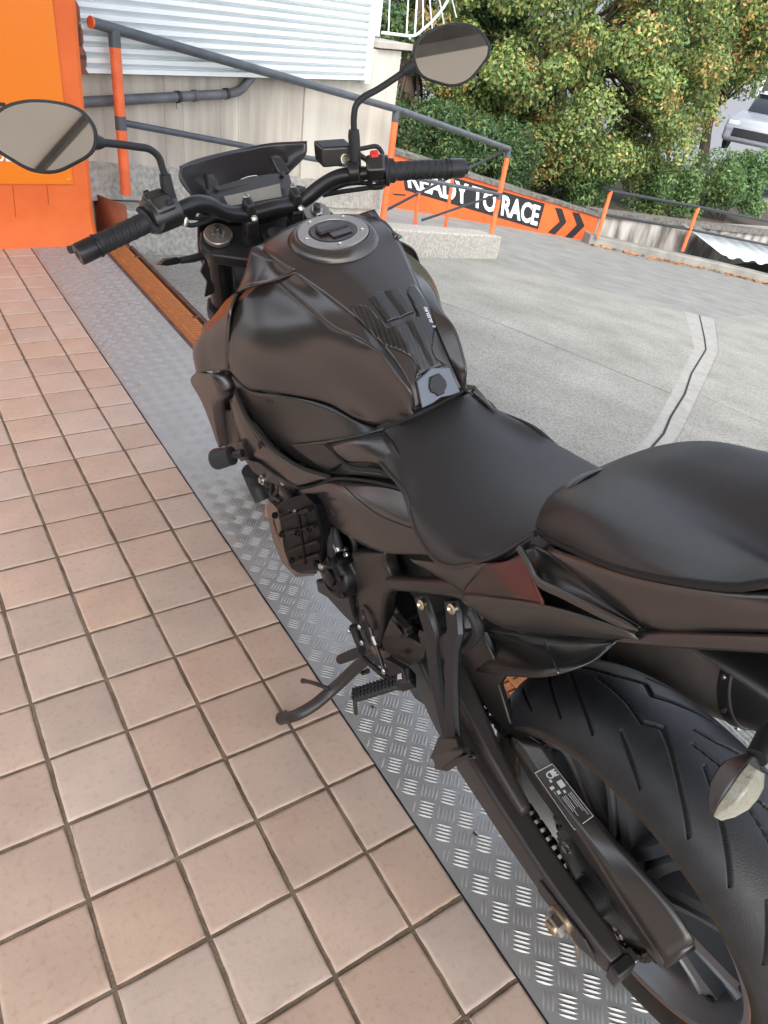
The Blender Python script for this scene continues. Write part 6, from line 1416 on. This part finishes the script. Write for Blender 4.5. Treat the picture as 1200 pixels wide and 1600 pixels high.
for pts in ([(0.921,0.172,0.541), (0.91,0.172,0.522), (0.935,0.178,0.48), (0.886,0.182,0.5)], [(0.96,0.17,0.501), (0.97,0.175,0.463), (0.927,0.18,0.474)], [(0.764,0.185,0.566), (0.725,0.178,0.574), (0.729,0.172,0.516)]):
    MB().tube(cr(pts, 12), .006, 8).obj('wiring', M_rub, moto)
T = MB(); T.prism([Vector(p) for p in ((0.934,0.172,0.527), (0.865,0.172,0.585), (0.835,0.17,0.594), (0.828,0.175,0.555), (0.894,0.178,0.501), (0.937,0.175,0.49))], Q(0, -.03, 0)); T.obj('thermostat_housing', M_cover, moto, bevel=.006)
# mass of airbox and wiring behind the side covers
T = MB(); T.box(Q(.62, 0, .62), (.34, .20, .26)); T.obj('airbox', M_black, moto, bevel=.02)
T = MB(); T.box(Q(.85, 0, .70), (.30, .22, .14)); T.obj('airbox_front', M_black, moto, bevel=.02)
T = MB(); T.box(Q(.36, 0, .70), (.24, .15, .10)); T.obj('battery_box', M_plast, moto, bevel=.01)
# silver glimpse of the shock and pale underside through the frame window
MB().lathe(Q(.46, .02, .44), (-.25, 0, 1), [(0, .02), (.02, .035), (.22, .035), (.24, .02)], 20).obj('shock_spring', M_steel, moto)
T = MB(); T.box(Vector((0.532,0.07,0.533)), (.035, .03, .03), Matrix.Rotation(.5, 3, 'Y')); T.obj('regulator', M_steel, moto, bevel=.004)
MB().tube([(0.581,0.08,0.536), (0.566,0.075,0.508)], .008, 10).obj('linkage_rod', M_steel, moto)
MB().tube(cr([(0.519,0.09,0.598), (0.498,0.085,0.591), (0.481,0.08,0.577)], 8), .005, 8).obj('wiring', M_rub, moto)
# crash bobbin and its mount
cA = Vector((0.922,0.235,0.632)); cB = Vector((0.962,0.275,0.612)); cd_ = (cB - cA).normalized()
MB().lathe(cA + cd_ * .012, cd_, [(0, .013), (.003, .019), (.042, .022), (.047, .020), (.048, .016)], 28).obj('crash_bobbin', M_rub, moto, smooth=30)
MB().lathe(cA + cd_ * .0585, cd_, [(0, .0165), (.002, .016), (.002, .009), (-.001, .008)], 24).obj('bobbin_ring', mat('orange ring', (.55, .14, .05), .4), moto)
MB().tube([cA - cd_ * .012, cA + cd_ * .014], .0085, 12).obj('bobbin_mount', M_alu, moto)
T = MB(); T.prism([Vector(p) for p in ((0.997,0.215,0.608), (0.956,0.212,0.632), (0.954,0.214,0.591), (0.99,0.218,0.559), (1.01,0.22,0.572))], Q(0, -.02, 0)); T.obj('bobbin_bracket', M_alu, moto, bevel=.003)
gl = [(1.012,0.205,0.549), (0.924,0.203,0.595), (0.858,0.192,0.6), (0.79,0.176,0.605), (0.813,0.172,0.565), (0.876,0.182,0.551), (0.945,0.188,0.521), (0.991,0.198,0.52)]
T = MB(); T.prism([Vector(p) for p in gl], Q(0, -.03, -.01)); both(T.obj('engine_hanger', M_frame, moto, bevel=.005))
MB().lathe((0.933,0.196,0.537), (0, 1, .3), [(-.004, .011), (.003, .011), (.003, .007), (.008, .0065)], 16).obj('hanger_bolt', M_steel, moto)
MB().lathe((0.878,0.198,0.665), (0, 1, .3), [(0, .008), (.002, .008), (.002, .005), (-.001, .005)], 16).obj('cover_bolt', M_alu, moto)
MB().tube(cr([(1.055,0.185,0.476), (1.06,0.18,0.431), (1.037,0.178,0.396)], 10), .022, 14).obj('coolant_hose', M_rub, moto)
T = MB(); T.prism([Vector(p) for p in ((1.107,0.205,0.624), (1.027,0.2,0.666), (1.042,0.195,0.589), (1.047,0.195,0.529), (1.148,0.2,0.467), (1.182,0.205,0.491))], Q(0, -.05, 0)); T.obj('radiator_end_tank', M_plast, moto, bevel=.005)
MB().lathe(Q(1.13, .12, .76), (0, 0, 1), [(0, .02), (.012, .02)], 20).obj('radiator_cap', M_steel, moto)

# ------------------------------------------------------------------ pillion footrest bracket
pbk = empty('pillion_bracket'); pbk.parent = moto
M_brk = mat('bracket black', (0.022, 0.024, 0.028), 0.3, 0.25, bump=0.05, bscale=400)
def strap(name, cen, wid, th, m, par):
    """flat cast arm: centre line with widths, laid facing outward and up"""
    P = [Vector(p) for p in cen]; T = MB(); rows = []; n0 = Q(-.1, 1, .25).normalized()
    for i, p in enumerate(P):
        t = (P[min(i + 1, len(P) - 1)] - P[max(i - 1, 0)]).normalized(); s_ = t.cross(n0).normalized(); n_ = s_.cross(t)
        w_ = wid[i]
        rows.append([p - s_ * w_, p - s_ * w_ * .75 + n_ * th * .5, p + s_ * w_ * .75 + n_ * th * .5, p + s_ * w_, p + s_ * w_ * .8 - n_ * th * .5, p - s_ * w_ * .8 - n_ * th * .5, p - s_ * w_])
    T.grid(rows); T.add(rows[0][:6], [(0, 1, 2, 3, 4, 5)]); T.add(rows[-1][:6], [(5, 4, 3, 2, 1, 0)])
    return T.obj(name, m, par, smooth=40, bevel=.0015)
strap('bracket_arm', [(0.332,0.132,0.688), (0.322,0.135,0.676), (0.305,0.145,0.656), (0.303,0.153,0.623), (0.292,0.163,0.566), (0.275,0.175,0.51), (0.257,0.186,0.471)], [.013, .0165, .0155, .013, .0125, .0135, .014], .014, M_brk, pbk)
strap('bracket_arm', [(0.402,0.142,0.636), (0.386,0.146,0.623), (0.362,0.15,0.598), (0.354,0.154,0.562), (0.336,0.163,0.511), (0.303,0.175,0.473), (0.267,0.187,0.448)], [.012, .015, .017, .016, .0145, .0135, .012], .014, M_brk, pbk)
strap('bracket_web', [(0.403,0.145,0.525), (0.341,0.148,0.572), (0.308,0.148,0.624)], [.018, .02, .018], .008, M_frame, pbk)
for p in ((0.315,0.143,0.694), (0.384,0.152,0.641)):
    MB().lathe(Vector(p), (-.05, 1, .25), [(-.004, .0085), (.003, .0085), (.0045, .0065), (.001, .004)], 16).obj('bracket_bolt', M_gold, pbk, smooth=30)
pg = MB(); pg.prism([Vector(p) for p in ((0.294,0.182,0.414), (0.241,0.182,0.492), (0.221,0.19,0.494), (0.194,0.186,0.517), (0.188,0.186,0.512), (0.21,0.195,0.491), (0.26,0.197,0.397), (0.308,0.192,0.331))], Q(0, .012, .006)); pg.obj('peg_mount', M_frame, pbk, bevel=.003)
T = MB(); T.prism([Vector(p) for p in ((0.278,0.2,0.394), (0.225,0.205,0.504), (0.19,0.205,0.561), (0.184,0.207,0.554), (0.213,0.21,0.481), (0.241,0.21,0.417), (0.263,0.208,0.383))], Q(0, .014, .008)); pgo = T.obj('pillion_peg', M_frame, pbk, bevel=.003)
T = MB(); T.prism([Vector(p) for p in ((0.236,0.215,0.442), (0.198,0.215,0.534), (0.174,0.212,0.575), (0.185,0.215,0.539), (0.219,0.217,0.46))], Q(0, .012, .004)); T.obj('peg_rubber', M_rub, pgo, bevel=.002)
MB().tube(cr([(0.304,0.12,0.684), (0.288,0.12,0.67), (0.302,0.118,0.616), (0.32,0.12,0.578)], 12), .009, 10).obj('hose', M_rub, moto)

# ------------------------------------------------------------------ rider footrest, gear linkage, side stand
fr2 = empty('rider_footrest'); fr2.parent = moto
T = MB(); T.prism([Vector(p) for p in ((0.548,0.152,0.37), (0.496,0.15,0.498), (0.461,0.146,0.49), (0.458,0.146,0.476), (0.395,0.146,0.514), (0.399,0.15,0.484), (0.434,0.155,0.42), (0.485,0.158,0.386), (0.53,0.156,0.358))], Q(0, -.018, -.003)); T.obj('heel_plate', M_cover if False else M_frame, fr2, bevel=.003)
T = MB(); T.prism([Vector(p) for p in ((0.481,0.158,0.512), (0.45,0.155,0.5), (0.456,0.155,0.48), (0.518,0.158,0.424))], Q(0, .003, 0)); T.obj('heel_guard', M_frame, fr2, bevel=.001)
T = MB(); T.prism([Vector(p) for p in ((0.464,0.159,0.438), (0.438,0.158,0.459), (0.442,0.158,0.444), (0.461,0.159,0.427))], Q(0, .002, 0)); T.obj('plate_slot', M_black, fr2)
T = MB(); T.prism([Vector(p) for p in ((0.503,0.158,0.376), (0.436,0.156,0.422), (0.405,0.165,0.424), (0.42,0.172,0.384), (0.461,0.172,0.333))], Q(0, .016, .004)); T.obj('peg_mount', M_brk, fr2, bevel=.003)
a = Vector((0.418,0.168,0.414)); b_ = Vector((0.477,0.262,0.362)); d = (b_ - a).normalized(); Mp = basis(d, (0, 0, 1))
T = MB(); T.box(a.lerp(b_, .55), ((b_ - a).length * .82, .026, .014), Mp); pgr = T.obj('peg', M_rub, fr2, bevel=.005, bseg=3)
nb_ = 13
for k in range(nb_):
    for j in (-1, 0, 1):
        c = a.lerp(b_, .20 + .72 * k / (nb_ - 1)) + Mp @ Q(0, j * .0085, .0085); MB().box(c, (.0045, .0055, .005), Mp, .6).obj('peg_knob', M_rub, pgr)
MB().tube([b_ - Mp @ Q(.006, 0, .004), b_ - Mp @ Q(.006, 0, .004) + Q(0, .004, -.052)], [.0045, .0042], 10).obj('peg_feeler', M_plast, pgr)
MB().box(a.lerp(b_, .06), (.03, .03, .026), Mp).obj('peg_hinge', M_brk, fr2, bevel=.003)
MB().box(a.lerp(b_, .10) + Mp @ Q(0, 0, .012), (.010, .012, .006), Mp).obj('peg_pin', M_steel, fr2, bevel=.001)
# gear pedal and rods
gl_ = empty('gear_linkage'); gl_.parent = moto
MB().tube([(0.576,0.16,0.387), (0.563,0.163,0.377), (0.519,0.172,0.347), (0.498,0.177,0.341)], .0038, 8).obj('shift_rod', M_plast, gl_)
MB().tube([(0.558,0.164,0.379), (0.542,0.167,0.372)], .0055, 8).obj('rod_joint', M_steel, gl_)
MB().tube([(0.545,0.205,0.374), (0.537,0.192,0.342), (0.499,0.18,0.334), (0.481,0.176,0.339)], [.005, .0055, .006, .007], 10).obj('pedal_arm', M_frame, gl_)
MB().tube([(0.536,0.2,0.389), (0.555,0.212,0.364), (0.588,0.228,0.322)], [.0095, .0115, .0105], 14, flat=(.75, (0, 0, 1))).obj('pedal_rubber', M_rub, gl_)
MB().tube([(0.649,0.165,0.318), (0.638,0.165,0.292), (0.617,0.168,0.281)], [.009, .0095, .009], 12).obj('stand_switch', M_rub, gl_)
for p in ((0.651,0.17,0.304), (0.608,0.162,0.358), (0.585,0.172,0.339), (0.479,0.182,0.378)): MB().lathe(Vector(p), (-.1, 1, .3), [(0, .006), (.008, .006), (.010, .004)], 8).obj('linkage_bolt', M_steel, gl_)
MB().tube([(0.575,0.16,0.326), (0.557,0.158,0.32), (0.542,0.157,0.344), (0.525,0.156,0.354)], .008, 10).obj('linkage_boss', M_cover, gl_)
T = MB(); T.prism([Vector(p) for p in ((0.674,0.15,0.459), (0.64,0.15,0.471), (0.588,0.152,0.368), (0.574,0.15,0.298), (0.645,0.145,0.201), (0.667,0.148,0.27), (0.699,0.15,0.357))], Q(0, -.03, 0)); T.obj('stand_bracket', M_frame, moto, bevel=.004)
ss_ = empty('side_stand'); ss_.parent = moto
fo_ = moto.matrix_world.inverted() @ Vector((0.496,0.887,0.007))
k0 = Vector((0.579,0.15,0.296)); k1 = Vector((0.599,0.181,0.258)); k2 = Vector((0.621,0.244,0.192)); k3 = Vector((0.62,0.297,0.174)); k4 = Vector((0.628,0.334,0.161))
MB().tube(cr([k0, k1, k2, k3, k4, fo_ + Q(0, 0, .006)], 34), [.0135] * 30 + [.014, .0145, .015, .0155], 14, flat=(.8, (0, 0, 1))).obj('stand_leg', M_sw, ss_)
MB().tube([fo_ + Q(.002, .006, .004), fo_ + Q(-.002, -.014, .006)], .0155, 14, flat=(.55, (0, 0, 1))).obj('stand_foot', M_sw, ss_)
MB().tube(cr([(0.617,0.258,0.207), (0.639,0.27,0.204), (0.667,0.281,0.19), (0.689,0.289,0.173)], 10), [.0045] * 8 + [.0055, .006], 10).obj('stand_tang', M_sw, ss_)
MB().tube([(0.598,0.17,0.222), (0.61,0.178,0.206), (0.611,0.183,0.222)], .006, 8).obj('stand_spring', M_plast, ss_)
# belly pan / collector under the engine
T = MB(); T.prism([Vector(p) for p in ((0.523,0.13,0.257), (0.481,0.128,0.298), (0.422,0.122,0.289), (0.443,0.122,0.243), (0.485,0.126,0.224))], Q(0, -.03, -.004)); T.obj('heel_shield', M_plast, moto, bevel=.003)
